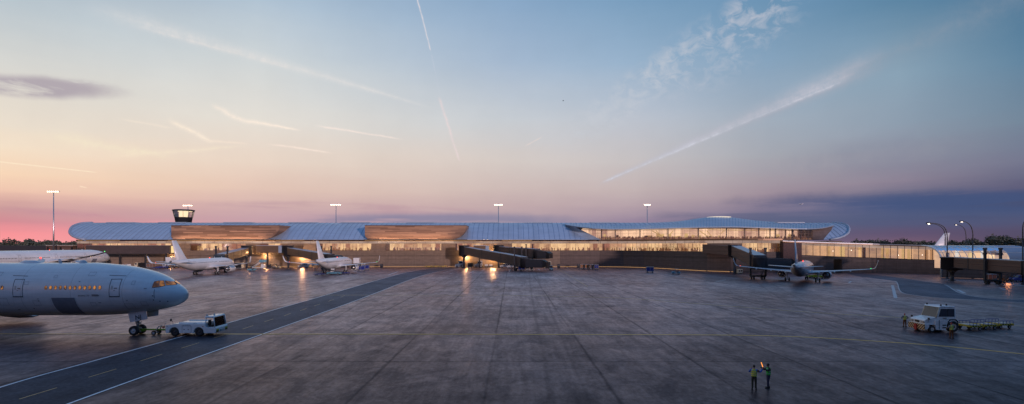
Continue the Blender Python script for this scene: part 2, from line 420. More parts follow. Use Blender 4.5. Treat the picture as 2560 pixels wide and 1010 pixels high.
def engine(par, s0, y, z, r, ln, wz):
    b = MB()
    b.lathe([(-.25*ln, r*.80), (-.08*ln, r*.80), (-.01*ln, r*.86), (0, r*.92), (-.015*ln, r*.97), (-.08*ln, r*1.02), (-.3*ln, r*1.05), (-.6*ln, r*.98), (-.82*ln, r*.86), (-ln*.84, r*.8), (-.8*ln, r*.74)], c=(0, 0, 0), n=28)
    e = b.build('engine', 'fus', par, (-s0, y, z))
    b = MB(); b.lathe([(-.7*ln, r*.62), (-.85*ln, r*.55), (-ln, r*.42), (-1.02*ln, r*.38), (-ln*1.01, r*.3), (-1.18*ln, .02)], n=20); b.build('exhaust_cone', 'metal', e)
    b = MB(); b.lathe([(-.2*ln, r*.8), (-.19*ln, r*.3), (-.1*ln, r*.16), (-.04*ln, .01)], n=24); b.build('fan', 'black', e)
    b = MB(); b.lathe([(-.8*ln, r*.82), (-.8*ln, r*.6)], n=24); b.build('fan_duct', 'black', e)
    b = MB(); b.loft([foil(ln*.95, s0+ln*.25, y, z+r*.8, .1, up=(1, 0)), foil(ln*.9, s0+ln*.55, y, wz+.15, .09, up=(1, 0))], smooth=False); b.build('pylon', 'fus', par)
def airliner(name, label, big, loc, rz, group=None, cat='airliner', left_windows=True):
    P = empty(name, loc, rz, label, cat, group)
    if big: L, R, zc = 73.9, 3.09, 5.40
    else: L, R, zc = 37.6, 2.03, 3.82
    T = Matrix.Translation((0, 0, zc))
    # fuselage
    st = [0.0015*R]+[R*a for a in (.006, .015, .04, .08, .14, .2, .3, .42, .6, .81, 1.05, 1.34, 1.65, 1.95, 2.3, 2.7, 3.05, 3.4)]
    s = st[-1]
    while s < L*.67: s += L*.04; st.append(min(s, L*.67))
    for k in range(1, 15): st.append(L*.67+(L*.33)*k/14)
    b = MB(); rings = []; n = 40
    for s in st:
        w, h, c = fus_ring(s, L, R)
        rings.append([(-s, w*math.sin(2*PI*k/n), zc+c+h*math.cos(2*PI*k/n)) for k in range(n)])
    b.loft(rings); b.build('fuselage', 'fus', P)
    def add(bb, nm, mt, par=P):
        for v in bb.bm.verts: v.co.z += zc
        return bb.build(nm, mt, par, fix=False)
    # tail exhaust
    w, h, c = fus_ring(L, L, R)
    b = MB(); b.lathe([(-L+.05, w*1.03), (-L-.28, w*.98), (-L-.3, w*.7), (-L+.1, w*.6)], c=(0, 0, zc+c), n=20); b.build('tail_exhaust', 'black', P)
    # belly fairing
    sw, cw = (25.5, 15.) if big else (12.2, 7.6)
    b = MB(); rg = []
    for k in range(9):
        t = k/8; q = math.sin(PI*min(1, max(0, t)))**.5 if 0 < t < 1 else 0.02
        rg.append([(-(sw-1.5+t*(cw+4)), (R*.6+.45*R*q)*math.sin(a), zc-R*.45+(R*.35+.29*R*q)*math.cos(a)) for a in [2*PI*i/20 for i in range(20)]])
    b.loft(rg); b.build('belly_fairing', 'fus', P)
    # wings
    if big:
        sec = [(sw, 2.2, 15.5, -1.5, .13), (sw+1.5, 3.2, 13.6, -1.35, .12), (sw+6.6, 10.5, 8.2, -.55, .11), (sw+14.6, 23, 4.1, 1.0, .10), (sw+18.4, 29.2, 2.6, 1.95, .10), (sw+20.3, 31.6, 1.4, 2.5, .09), (sw+21.9, 32.6, .35, 2.8, .09)]
    else:
        sec = [(sw, 1.2, 7.4, -1.25, .14), (sw+.6, 2.1, 6.7, -1.2, .13), (sw+2.9, 6.4, 3.9, -.75, .12), (sw+7.2, 14.5, 2.1, .15, .11), (sw+8.05, 16.3, 1.65, .38, .10)]
    for sd in (1, -1):
        b = MB(); rg = [foil(c, xl, sd*y, zc+z, th) for xl, y, c, z, th in sec]
        b.loft(rg, smooth=True)
        # flap track fairings
        for yy in ((7.5, 13, 18.5) if big else (4.2, 7.9, 11.6)):
            for a, c2 in zip(sec[:-1], sec[1:]):
                if a[1] <= yy <= c2[1]:
                    t = (yy-a[1])/(c2[1]-a[1]); te = a[0]+a[2]+(c2[0]+c2[2]-a[0]-a[2])*t; zz = zc+a[3]+(c2[3]-a[3])*t
                    k = 1.7 if big else 1
                    b.lathe([(-te+1.8*k, .02), (-te+1.1*k, .16*k), (-te, .2*k), (-te-.45*k, .1*k), (-te-.75*k, .01)], c=(0, sd*yy, zz-.18*k), n=8)
        W = b.build('wing', 'wing', P)
        if not big:
            b = MB(); x0 = sw+8.05
            pr = [(x0, 16.3, 1.65, .38, (0, 1)), (x0+.35, 16.85, 1.45, .55, (-.35*sd, .93)), (x0+.75, 17.2, 1.2, .95, (-.8*sd, .6)), (x0+1.2, 17.45, .95, 1.8, (-.97*sd, .2)), (x0+1.75, 17.68, .5, 2.85, (-.98*sd, .15))]
            b.loft([foil(c, xl, sd*y, zc+z, .1, up=u) for xl, y, c, z, u in pr]); b.build('winglet', 'fus', W)
        tip = sec[-1]; b = MB()
        b.lathe([(-.16, .01), (-.1, .09), (.06, .1), (.16, .01)], c=(-tip[0]-.05, sd*(tip[1]-.2), zc+tip[3]+.06), n=8)
        b.build('navigation_light', 'e_red' if sd > 0 else 'e_green', W)
        # tailplane
        if big: ts = [(L-13.4, 1.6, 6.6, .9), (L-7.2, 10.8, 2.6, 1.9)]
        else: ts = [(L-6.4, .7, 3.7, .85), (L-3.1, 6.2, 1.5, 1.35)]
        b = MB(); b.loft([foil(c, xl, sd*y, zc+z, .09) for xl, y, c, z in ts]); b.build('tailplane', 'wing', P)
        # engines
        if big: engine(P, 27.2, sd*9.9, 2.55, 1.9, 6.2, zc-1.)
        else: engine(P, 11.1, sd*5.75, 1.95, 1.2, 4.3, zc-1.1)
    b = MB()
    fs = [(L-17, 12.2, 2.7), (L-13.9, 9.2, 4.), (L-6.6, 4.0, 13.2)] if big else [(L-9.6, 7.0, 1.5), (L-7.9, 5.6, 2.5), (L-2.75, 2.35, 8.15)]
    b.loft([foil(c, xl, 0, zc+z, .09, up=(1, 0)) for xl, c, z in fs]); b.build('tail_fin', 'fus', P)
    # aerials and beacon
    b = MB(); s0 = L*.42
    b.lathe([(0, .16), (.08, .15), (.16, .08), (.2, .005)], 'z', c=(-s0, 0, zc+R), n=10); b.build('beacon', 'e_red', P)
    for k in (.2, .33):
        b = MB(); b.loft([foil(.5, L*k, 0, zc+R-.03, .12, up=(1, 0)), foil(.25, L*k+.25, 0, zc+R+.42, .1, up=(1, 0))]); b.build('aerial', 'wing', P)
    # gear
    def gear(s, y, nw, r, sep, top, nm):
        b = MB(); b.tube([(-s, y, r), (-s, y, top)], .14 if big else .1, 8); b.tube([(-s, y-sep/2, r), (-s, y+sep/2, r)], .09, 8)
        b.tube([(-s, y, r+.35), (-s-.9*(1 if s < 10 else -1), y, top)], .06, 6)
        if s < 10:
            b.tube([(-s, y, r+.55), (-s+.75, y, top)], .05, 6); b.tube([(-s+.15, y-.3, r+.75), (-s+.15, y+.3, r+.75)], .09, 6); b.tube([(-s-.22, y, r+.75), (-s+.5, y, r+.95)], .045, 6)
        g = b.build(nm, 'strut', P)
        xs = (0,) if nw == 2 else (-1.45, 0, 1.45)
        if nw > 2:
            bb = MB(); bb.tube([(-s-1.5, y, r), (-s+1.5, y, r)], .12, 8); bb.build('bogie_beam', 'strut', g)
        for dx in xs:
            for sy in (-1, 1): wheel(g, -s+dx, y+sy*sep/2, r, r, .42 if big else .36, name='wheel')
        return g
    if big:
        gear(5.9, 0, 2, .57, 1.15, 3.2, 'nose_gear')
        for sd in (1, -1): gear(36.5, sd*5.5, 6, .68, 1.35, 3.6, 'main_gear')
    else:
        gear(5.1, 0, 2, .4, .55, 2.2, 'nose_gear')
        for sd in (1, -1):
            gear(17.9, sd*3.8, 2, .6, .95, 2.7, 'main_gear')
            b = MB(); b.box(-18.5, -17.3, sd*4.05-.03, sd*4.05+.03, .95, 2.5); b.build('gear_door', 'fus', P)
    # windows, doors
    sides = (-1, 1) if not big else (-1,)
    wz = .32*R if not big else .4
    for sd in (-1, 1):
        if big:
            doors = [6.4, 17.1, 31.5, 47., 61.]
            xs = []; x = 7.96
            while x < 66:
                if not any(abs(x-d) < 1.25 for d in doors) and not (14.3 < x < 18.3) and not 33 < x < 34.2 and not 45.3 < x < 46.6: xs.append(x)
                x += .545
            wsz = (.13, .19)
        else:
            doors = [4.6, 30.2]; xs = [6.2+.53*k for k in range(44) if k not in (14, 15)]; wsz = (.12, .17)
        if big and sd == 1 or (not big and sd == 1):
            bb = MB()
            for x in xs: oval(bb, x, wz, wsz[0], wsz[1], L, R, sd)
            o = add(bb, 'cabin_window', 'darkpane'); tag(o, kind='stuff')
        else:
            for x in xs:
                bb = MB(); lit = big and label.startswith('large') 
                if lit:
                    oval(bb, x, wz, wsz[0]+.05, wsz[1]+.05, L, R, sd, .012, 14); f = add(bb, 'cabin_window', 'grey')
                    b2 = MB(); oval(b2, x, wz, wsz[0]+.01, wsz[1]+.02, L, R, sd, .02, 14); add(b2, 'pane', 'cabin', f)
                else:
                    oval(bb, x, wz, wsz[0], wsz[1], L, R, sd); add(bb, 'cabin_window', 'darkpane')
        for d in doors:
            bb = MB(); hw, z0, z1 = (.56, -.62, 1.34) if big else (.42, -.35, 1.45)
            sl = .0
            outline(bb, [(d-hw, z0), (d+hw, z0), (d+hw, z1), (d-hw, z1)], .05, L, R, sd)
            if big:
                patch(bb, [(d-hw*1.02, z0-.05), (d+hw*1.02, z0-.05), (d+hw*1.02, z0+.03), (d-hw*1.02, z0+.03)], L, R, sd, .02, 4, 1)
                patch(bb, [(d-.75, z1+.3), (d+1.0, z1+.38), (d+1.0, z1+.42), (d-.75, z1+.34)], L, R, sd, .015, 4, 1)
            dd = add(bb, 'door', 'line')
            if big:
                bb = MB(); patch(bb, [(d-.3, .28), (d+.02, .28), (d+.02, .36), (d-.3, .36)], L, R, sd, .03, 2, 1)
                patch(bb, [(d-.1, .05), (d+.06, .05), (d+.06, .1), (d-.1, .1)], L, R, sd, .03, 2, 1); add(bb, 'handle', 'line', dd)
                bb = MB(); patch(bb, [(d+.2, .2), (d+.36, .2), (d+.36, .6), (d+.2, .6)], L, R, sd, .02, 2, 2); add(bb, 'pane', 'column', dd)
        # cockpit
        k = R/3.09
        panes = [[(2.71, .34), (2.2, .36), (2.48, 1.02), (2.76, .95)], [(2.13, .37), (1.77, .5), (2.16, 1.01), (2.42, 1.02)], [(1.69, .52), (1.16, .54), (1.6, .85), (2.07, 1.0)]]
        zoff = 0
        for p in panes:
            pts = [(a*k, (z+zoff)*k) for a, z in p]
            # convert from "above tip" to centre coordinates
            pts = [(a, z) for a, z in pts]
            cx = sum(a for a, _ in pts)/4; cz = sum(z for _, z in pts)/4
            big_pts = [(cx+(a-cx)*1.12, cz+(z-cz)*1.14) for a, z in pts]
            bb = MB(); patch(bb, big_pts, L, R, sd, .012, 6, 5); fr = add(bb, 'cockpit_window', 'line')
            bb = MB(); patch(bb, pts, L, R, sd, .03, 6, 5); add(bb, 'pane', 'cockpit' if (big and label.startswith('large')) else 'darkpane', fr)
        if big:
            bb = MB(); patch(bb, [(13.9, -.78), (17.6, -.78), (16.4, -2.75), (12.2, -2.75)] if False else [(10.8, -.74), (13.4, -.74), (13.4, -2.72), (10.8, -2.72)], L, R, sd, .015, 4, 8)
            add(bb, 'cargo_door', 'grey')
            bb = MB()
            for (s, z) in ((2.6, -.6), (2.58, -1.08), (2.05, -1.25), (1.4, -1.3), (14.9, -1.1), (15.9, -2.0)): oval(bb, s, z, .06, .06, L, R, sd, .03, 8)
            add(bb, 'sensor_port', 'line')
            bb = MB()
            patch(bb, [(2.5, .1), (2.46, .1), (2.46, -.9), (2.5, -.9)], L, R, sd, .012, 1, 4)
            add(bb, 'radome_seam', 'line')
    return P
big1 = airliner('airliner', 'large white wide body airliner in the foreground with amber lit windows, hooked to a tug', True, (-38.3, 60, 0), 0, 'airliners parked on the apron')
# nose gear doors and lettering of the near aircraft
b = MB(); b.hexa([(-44.55+38.3, -.72, 1.55), (-42.55+38.3, -.72, 1.92), (-42.55+38.3, -.66, 1.92), (-44.55+38.3, -.66, 1.55)], [(-44.75+38.3, -.80, 2.62), (-42.7+38.3, -.80, 3.0), (-42.7+38.3, -.74, 3.0), (-44.75+38.3, -.74, 2.62)])
gd = b.build('gear_door', 'fus', big1)
b = text_mb('NJ', .72)
for v in b.bm.verts:
    u, w = v.co.x, v.co.y; v.co = (-5.62+u+w*-.1, -.83-w*.0+.02, 1.86+w+u*.185)
b.build('lettering', 'line', gd, fix=False)
b = MB(); b.hexa([(-5.15, .5, 1.98), (-3.75, .38, 2.2), (-3.75, .44, 2.2), (-5.15, .56, 1.98)], [(-5.3, .62, 3.0), (-3.8, .5, 3.1), (-3.8, .56, 3.1), (-5.3, .68, 3.0)]); b.build('gear_door', 'fus', big1)
b = text_mb('BOEING 777', .24, .3)
for k in range(4):
    y = .02+k*.055; b.bm.faces.new([b.bm.verts.new(p) for p in ((1.6, y, 0), (2.5-.1*abs(k-1.5), y, 0), (2.52-.1*abs(k-1.5), y+.03, 0), (1.61, y+.03, 0))])
bmesh.ops.triangulate(b.bm, faces=b.bm.faces)
for v in b.bm.verts: v.co = surf(10.35-v.co.x*.95, -.58+v.co.y, 73.9, 3.09, -1, .03)+Vector((0, 0, 5.40))
b.build('lettering', 'line', big1, fix=False)
def local(b, nm, mt):
    for v in b.bm.verts: v.co.z += 5.40
    b.build(nm, mt, big1, fix=False)
for (s, z, hw, hh) in ((3.6, -1.5, .3, .25), (5.2, -1.75, .45, .3), (9.3, 1.9, .35, .2), (15.2, -1.35, .4, .28), (18.9, -1.2, .5, .4), (13.2, 1.6, .2, .14), (19.8, 1.9, .35, .2), (8.9, -1.5, .3, .22), (4.6, .9, .16, .2), (16.2, .9, .25, .16)):
    b = MB(); outline(b, [(s-hw, z-hh), (s+hw, z-hh), (s+hw, z+hh), (s-hw, z+hh)], .022, 73.9, 3.09, -1, .012, 0, 2); local(b, 'hatch', 'grey')
for (s, z, w) in ((3.2, .2, .25), (8.0, -1.35, .3), (14.8, -.9, .22), (17.6, -2.2, .3), (5.1, -1.1, .18), (12.0, -2.9, .3), (10.2, 1.05, .2)):
    b = MB(); patch(b, [(s, z), (s+w, z), (s+w, z+.05), (s, z+.05)], 73.9, 3.09, -1, .014, 2, 1); local(b, 'stencil', 'line')
for (s, zt, zb, w, dx) in ((6.9, -.72, -1.7, .05, .06), (13.5, -.8, -2.2, .06, .1), (10.7, -.8, -1.9, .05, .06), (17.7, -.7, -1.6, .05, .05), (2.9, -.9, -1.5, .04, .1)):
    b = MB(); patch(b, [(s, zt), (s+w, zt), (s+w*.4+dx, zb), (s+dx, zb)], 73.9, 3.09, -1, .011, 1, 6); local(b, 'grime_streak', 'wing')
b = MB(); b.lathe([(.35, .02), (.2, .18), (0, .3), (-.4, .28), (-.7, .02)], c=(-12.2, 0, 8.5), n=12); b.build('aerial_dome', 'wing', big1)
b = MB(); b.lathe([(1.2, .02), (.5, .28), (-.8, .3), (-1.6, .02)], c=(-18.4, 0, 8.47), n=12); b.build('aerial_dome', 'fus', big1)

big2 = airliner('airliner', 'white wide body airliner parked beyond the foreground one, green light on its wingtip', True, (-181, 228, 0), PI/2+math.radians(3), 'airliners parked on the apron')
sm = airliner('airliner', 'white narrow body airliner whose tail fin overlaps the left timber box', False, (-109.5, 199, 0), PI/2+math.radians(1.7), 'airliners parked on the apron')
sm2 = copy_tree(sm, (-66.3, 208, 0), PI/2+math.radians(.6), 'white narrow body airliner at the second gate with baggage carts and a loader round it')
sm3 = copy_tree(sm, (93.6, 160.5, 0), PI/2-math.radians(35), 'blue grey lit narrow body airliner seen from behind, right of the glazed lounge')
sm4 = copy_tree(sm, (117.2, 90.6, 0), PI/2-math.radians(45), 'airliner at the right frame edge showing only its red lit wingtip')
b3 = copy_tree(big2, (222, 340, 0), PI, 'airliner behind the low link building with only its white tail fin showing')
fly = copy_tree(sm, (2255, 4000, 331), math.radians(-12), 'tiny airliner climbing in the sky above the right end of the terminal', group='airliners in flight'); del fly['group']
fly.rotation_euler = (math.radians(10), math.radians(-9), math.radians(172))
# ------------------------------------------------------------------ ground
def wet_film(q, nt, col, rough, lev, nrm, tint):
    """dull ground with a thin damp sheen: diffuse below, tinted gloss following Fresnel on top"""
    d = q.n('ShaderNodeBsdfDiffuse'); q.link(col, d.inputs[0]); q.link(nrm, d.inputs['Normal'])
    g = q.n('ShaderNodeBsdfGlossy'); g.inputs[0].default_value = (*tint, 1); q.link(rough, g.inputs['Roughness']); q.link(nrm, g.inputs['Normal'])
    fr = q.n('ShaderNodeFresnel'); fr.inputs[0].default_value = 1.32
    mx = q.n('ShaderNodeMixShader'); q.link(q.m('MULTIPLY', fr.outputs[0], lev, clamp=True), mx.inputs[0]); q.link(d.outputs[0], mx.inputs[1]); q.link(g.outputs[0], mx.inputs[2])
    q.link(mx.outputs[0], nt.nodes['Material Output'].inputs[0])
def apron_mat():
    m, nt, b = new_mat('apron_concrete'); q = NT(nt)
    g = q.n('ShaderNodeNewGeometry').outputs['Position']; sx = q.n('ShaderNodeSeparateXYZ'); q.link(g, sx.inputs[0])
    X, Y = sx.outputs[0], sx.outputs[1]
    wob = q.mr(q.noise(g, .6, 3), .2, .8, -.06, .06)
    jx = q.m('PINGPONG', q.m('ADD', q.m('ADD', X, 1.9+920), wob), 4.6); jy = q.m('PINGPONG', q.m('ADD', q.m('ADD', Y, 13.8*50-46.1), wob), 6.9)
    wid = q.mr(q.noise(q.vscale(g, (.3, .3, .3)), 1, 2), .3, .7, .12, .32)
    lx = q.m('SUBTRACT', 1, q.m('DIVIDE', jx, wid), clamp=True); ly = q.m('SUBTRACT', 1, q.m('DIVIDE', jy, q.m('MULTIPLY', wid, 1.0)), clamp=True)
    gate = q.mr(q.noise(q.vscale(g, (.12, .02, 1)), 1, 2), .36, .5, .25, 1)
    j = q.m('MAXIMUM', q.m('MULTIPLY', lx, gate), q.m('MULTIPLY', ly, .75))
    # long worn streaks along the taxi direction and broad blotches
    s1 = q.noise(q.vscale(g, (.9, .07, 1)), 1, 7, .68, .6)
    s2 = q.noise(q.vscale(g, (.05, .035, 1)), 1, 6, .62)
    s3 = q.noise(q.vscale(g, (2.6, 1.6, 1)), 1, 8, .75)
    s4 = q.noise(q.vscale(g, (.35, .22, 1)), 1, 6, .7, .8)
    s5 = q.noise(q.vscale(g, (.12, .55, 1)), 1, 6, .7, .4)
    blot = q.mr(s4, .38, .62, .78, 1.08)
    f = q.m('MULTIPLY', q.m('MULTIPLY', q.mr(s1, .3, .7, .8, 1.1), q.mr(s2, .3, .7, .82, 1.1)), q.m('MULTIPLY', q.mr(s3, .3, .7, .72, 1.15), blot))
    f = q.m('MULTIPLY', f, q.mr(s5, .3, .7, .88, 1.06))
    # slabs differ slightly
    cv = q.n('ShaderNodeCombineXYZ'); q.link(q.m('FLOOR', q.m('DIVIDE', q.m('ADD', X, 1.9+920), 9.2)), cv.inputs[0]); q.link(q.m('FLOOR', q.m('DIVIDE', q.m('ADD', Y, 13.8*50-46.1), 13.8)), cv.inputs[1])
    wn = q.n('ShaderNodeTexWhiteNoise'); wn.noise_dimensions = '3D'; q.link(cv.outputs[0], wn.inputs['Vector'])
    f = q.m('MULTIPLY', f, q.mr(wn.outputs['Value'], 0, 1, .93, 1.05))
    # curved rubber tracks
    trs = None
    for (a, bb_, c, w) in ((2.3, .012, 5e-5, .35), (4.7, .014, 5e-5, .35), (-19, -.14, 2e-4, .3), (-16.4, -.14, 2e-4, .3), (24, .23, 6e-4, .4), (31, .42, 5e-4, .35), (27.6, .23, 6e-4, .35)):
        xc = q.m('ADD', q.m('ADD', a, q.m('MULTIPLY', Y, bb_)), q.m('MULTIPLY', q.m('MULTIPLY', Y, Y), c))
        t = q.m('SUBTRACT', 1, q.m('DIVIDE', q.m('ABSOLUTE', q.m('SUBTRACT', X, xc)), w), clamp=True)
        trs = t if trs is None else q.m('MAXIMUM', trs, t)
    trs = q.m('MULTIPLY', trs, q.mr(s1, .35, .6, .2, 1))
    col = q.mix(1., (.024, .017, .02), f, 'MULTIPLY')
    dk = q.m('MAXIMUM', q.m('MULTIPLY', j, .95), q.m('MULTIPLY', trs, .6))
    kill = None
    r = q.m('ADD', q.mr(s2, .35, .65, .29, .36), q.m('ADD', q.mr(s3, .3, .7, -.02, .06), q.mr(s4, .35, .65, .03, -.03)))
    q.link(r, b.inputs['Roughness']); lev = q.m('MULTIPLY', q.m('MULTIPLY', q.m('POWER', f, 1.4), .95), q.m('SUBTRACT', 1, q.m('MULTIPLY', dk, .5)))
    h = q.m('ADD', q.m('MULTIPLY', s3, .016), q.m('ADD', q.m('MULTIPLY', q.noise(g, 7.5, 4, .7), .02), q.m('MULTIPLY', j, -.02)))
    bp = q.n('ShaderNodeBump'); bp.inputs['Strength'].default_value = .55; bp.inputs['Distance'].default_value = 1.; q.link(h, bp.inputs['Height'])
    wet_film(q, nt, q.mix(dk, col, (.015, .014, .016)), r, lev, bp.outputs[0], (1., .84, .88))
    return m
M['apron'] = apron_mat()
def road_mat(name, col, rough=(.3, .42)):
    m, nt, b = new_mat(name); q = NT(nt)
    g = q.n('ShaderNodeNewGeometry').outputs['Position']
    s1 = q.noise(q.vscale(g, (.5, .3, 1)), 1, 7, .7, .4); s3 = q.noise(g, 3.2, 7, .75); s2 = q.noise(g, .06, 3)
    f = q.m('MULTIPLY', q.m('MULTIPLY', q.mr(s1, .3, .7, .75, 1.15), q.mr(s3, .3, .7, .65, 1.25)), q.mr(s2, .3, .7, .8, 1.15))
    cc = q.mix(1., col, f, 'MULTIPLY'); rg = q.mr(s1, .3, .7, *rough)
    b.inputs['Specular IOR Level'].default_value = .25
    bp = q.n('ShaderNodeBump'); bp.inputs['Strength'].default_value = .5; bp.inputs['Distance'].default_value = .02; q.link(s3, bp.inputs['Height']); wet_film(q, nt, cc, rg, q.m('MULTIPLY', f, .33), bp.outputs[0], (.92, .88, 1.))
    return m
M['asph'] = road_mat('asphalt', (.022, .022, .03), (.42, .52))
def paint_mat(name, col):
    m, nt, b = new_mat(name); q = NT(nt)
    g = q.n('ShaderNodeNewGeometry').outputs['Position']
    f = q.mr(q.noise(g, 2.4, 7, .75), .3, .5, .55, 1.)
    q.link(q.mix(1., col, f, 'MULTIPLY'), b.inputs['Base Color']); b.inputs['Roughness'].default_value = .45; return m
M['pw'] = paint_mat('white_road_paint', (.8, .8, .84)); M['pwd'] = paint_mat('worn_white_paint', (.5, .5, .54)); M['py'] = paint_mat('yellow_road_paint', (.9, .45, .05)); M['pyd'] = paint_mat('worn_yellow_paint', (.62, .34, .1))
M['grass'] = leafm('grass', (.02, .035, .014), (.045, .065, .022))
b = MB(); b.grid(lambda u, v: (-900+1800*u, -160+560*v, 0), 12, 8); tag(b.build('apron', 'apron'), 'grey worn concrete apron with slab joints', kind='structure')
b = MB(); b.grid(lambda u, v: (-6000+12000*u, -1500+9500*v, -.06), 4, 4); tag(b.build('grass_field', 'grass'), 'dark grass beyond the apron', kind='structure')
def smoothline(pts, n=8):
    out = []
    P = [Vector(p) for p in pts]
    for i in range(len(P)-1):
        p0, p1, p2, p3 = P[max(i-1, 0)], P[i], P[i+1], P[min(i+2, len(P)-1)]
        for k in range(n):
            t = k/n; out.append(.5*((2*p1)+(-p0+p2)*t+(2*p0-5*p1+4*p2-p3)*t*t+(-p0+3*p1-3*p2+p3)*t**3))
    return out+[P[-1]]
def strip(b, pts, w, z, mi=0):
    P = [Vector((p[0], p[1])) for p in pts]; A = []
    for i, p in enumerate(P):
        d = (P[min(i+1, len(P)-1)]-P[max(i-1, 0)]).normalized(); nrm = Vector((-d.y, d.x))*w/2
        A.append((b.bm.verts.new((p.x+nrm.x, p.y+nrm.y, z)), b.bm.verts.new((p.x-nrm.x, p.y-nrm.y, z))))
    for a, c in zip(A[:-1], A[1:]): f = b.bm.faces.new((a[0], a[1], c[1], c[0])); f.material_index = mi
def up(o):
    for p in o.data.polygons:
        if p.normal.z < 0: p.flip()
    return o
LE = [gp(-700, 1200), gp(0, 968.5), gp(232, 903), gp(465, 838.5), gp(570, 807.5), gp(800, 742), gp(1000, 685), gp(1060, 674), gp(1095, 669.3)]
RE = [gp(-450, 1240), gp(170, 1010), gp(410, 923), gp(650, 837.5), gp(900, 747.5), gp(1015, 703), gp(1065, 686), gp(1110, 676), gp(1148, 670.5)]
b = MB(); nL, nR = smoothline(LE), smoothline(RE); b.loft([[(p.x, p.y, .005) for p in nL], [(p.x, p.y, .005) for p in nR]], closed=False)
tag(b.build('service_road', 'asph'), 'dark asphalt service road crossing the apron to the terminal', kind='structure')
TP = [gp(2110, 681), gp(2195, 687.5), gp(2314, 704), gp(2361, 711.5), gp(2401, 733), gp(2478, 746), gp(2620, 751)]
BT = [gp(2140, 690), gp(2225, 701), gp(2242, 706), gp(2252, 729), gp(2289, 738), gp(2360, 745), gp(2620, 760)]
b = MB(); nT, nB = smoothline(TP), smoothline(BT); b.loft([[(p.x, p.y, .005) for p in nT], [(p.x, p.y, .005) for p in nB]], closed=False)
tag(b.build('service_road', 'asph'), 'dark asphalt road curving in front of the right link building', kind='structure')
b = MB()
strip(b, nL, .2, .010, 0); strip(b, nR, .2, .010, 0)
strip(b, nT[24:], .2, .010, 1); strip(b, nB[8:], .2, .010, 1)
def pl(pts, w, mi, z=.010, sm=True): q = [gp(*p) for p in pts]; strip(b, smoothline(q, 5) if sm else [Vector(p) for p in q], w, z, mi)
pl([(-300, 737.5), (1100, 738), (1280, 738.5), (1520, 744), (1650, 752), (1830, 766), (2030, 781), (2260, 794.5), (2395, 804), (2700, 826)], .42, 3, .014)
pl([(-300, 834.5), (900, 835.5), (1280, 836), (1780, 837.5), (1980, 841.5), (2180, 852.5), (2380, 867.5), (2700, 900)], .36, 2, .014)
for a, c in (((1025, 702.5), (1280, 706)), ((1280, 706), (1480, 712)), ((1480, 712), (1680, 722.5)), ((1680, 722.5), (1930, 732.5)), ((1930, 732.5), (2230, 747.5)), ((2230, 747.5), (2640, 772))):
    p, r = Vector(gp(*a)), Vector(gp(*c)); n = int((r-p).length/2.2)
    for k in range(n): strip(b, [p+(r-p)*(k/n), p+(r-p)*((k+.72)/n)], .13, .011, 4)
pl([(470, 703), (640, 704), (800, 703)], .1, 4, sm=False)
for a, c in (((48, 998), (142, 969.5)), ((221, 943.5), (291, 922.5)), ((351.5, 902.5), (405.5, 885.5)), ((453.5, 870.5), (498, 857)), ((535, 845), (562.5, 837)), ((606, 823), (633, 814)), ((660, 805), (684, 797)), ((710, 790), (727, 783)), ((750, 777), (767, 771)), ((785, 765), (800, 760)), ((820, 753.5), (834, 749)), ((850, 743.5), (862, 739))): pl([a, c], .11, 3, .011, False)
pl([(1395, 672.5), (1432, 694), (1470, 717)], .2, 3); pl([(1491, 673.7), (1543, 676), (1617, 679), (1636, 682), (1760, 702), (1785, 706), (1815, 699)], .2, 0, sm=False)
pl([(1815, 703), (1900, 704), (1960, 701)], .12, 1, sm=False); pl([(1840, 684), (1900, 697), (1915, 700), (1925, 697)], .18, 1, sm=False); pl([(1850, 684), (1935, 694)], .12, 1, sm=False)
pl([(2231, 713), (2239, 745)], .6, 1, sm=False); pl([(2394, 724.5), (2411, 733)], .7, 1, sm=False); pl([(2398, 724.7), (2500, 724.5)], .1, 4, sm=False); pl([(2497, 719), (2514, 725)], .35, 1, sm=False); pl([(2122, 707.5), (2128, 703)], .5, 1, sm=False)
pl([(935, 676), (955, 674)], .3, 0, sm=False); pl([(971, 687.5), (995, 679)], .5, 0, sm=False); pl([(1107, 682), (1150, 671)], .4, 0, sm=False); pl([(1124, 685), (1133, 682)], .35, 0, sm=False); pl([(1173, 683), (1186, 677)], .4, 0, sm=False); pl([(1205, 677), (1210, 674)], .35, 0, sm=False)
pl([(1060, 686), (1173, 686)], .1, 4, sm=False); pl([(1245, 680), (1270, 680)], .15, 4, sm=False); pl([(1273, 679), (1276, 675)], .35, 0, sm=False); pl([(1345, 672), (1350, 676)], .4, 0, sm=False); pl([(1387, 667.8), (1391, 670.5)], .35, 0, sm=False); pl([(1417, 668.6), (1421, 671)], .35, 0, sm=False)
up(b.build('road_markings', ['pw', 'pwd', 'py', 'pyd', 'pwd'], fix=False)); bpy.data.objects['road_markings']['kind'] = 'structure'

# ------------------------------------------------------------------ terminal
PATH = [(-206, 240), (41.6, 240), (52, 237), (60, 230.5), (66, 222), (71, 211), (77, 201), (84, 195.5), (94, 193.8), (112, 193.5), (138, 192), (152.4, 181), (200, 146)]
def onpath(px, off=0):
    k = (px-1280)/F
    for a, c in zip(PATH[:-1], PATH[1:]):
        # X - kY = 0
        fa, fc = a[0]-k*a[1], c[0]-k*c[1]
        if fa <= 0 <= fc or fc <= 0 <= fa:
            t = fa/(fa-fc) if fa != fc else 0
            p = Vector((a[0]+(c[0]-a[0])*t, a[1]+(c[1]-a[1])*t))
            d = (Vector(c)-Vector(a)).normalized(); n = Vector((-d.y, d.x))
            return p+n*off
    return Vector(PATH[0] if px < 700 else PATH[-1])
def pathpts(px0, px1, off=0, step=12):
    n = max(1, round((px1-px0)/step)); return [onpath(px0+(px1-px0)*i/n, off) for i in range(n+1)]
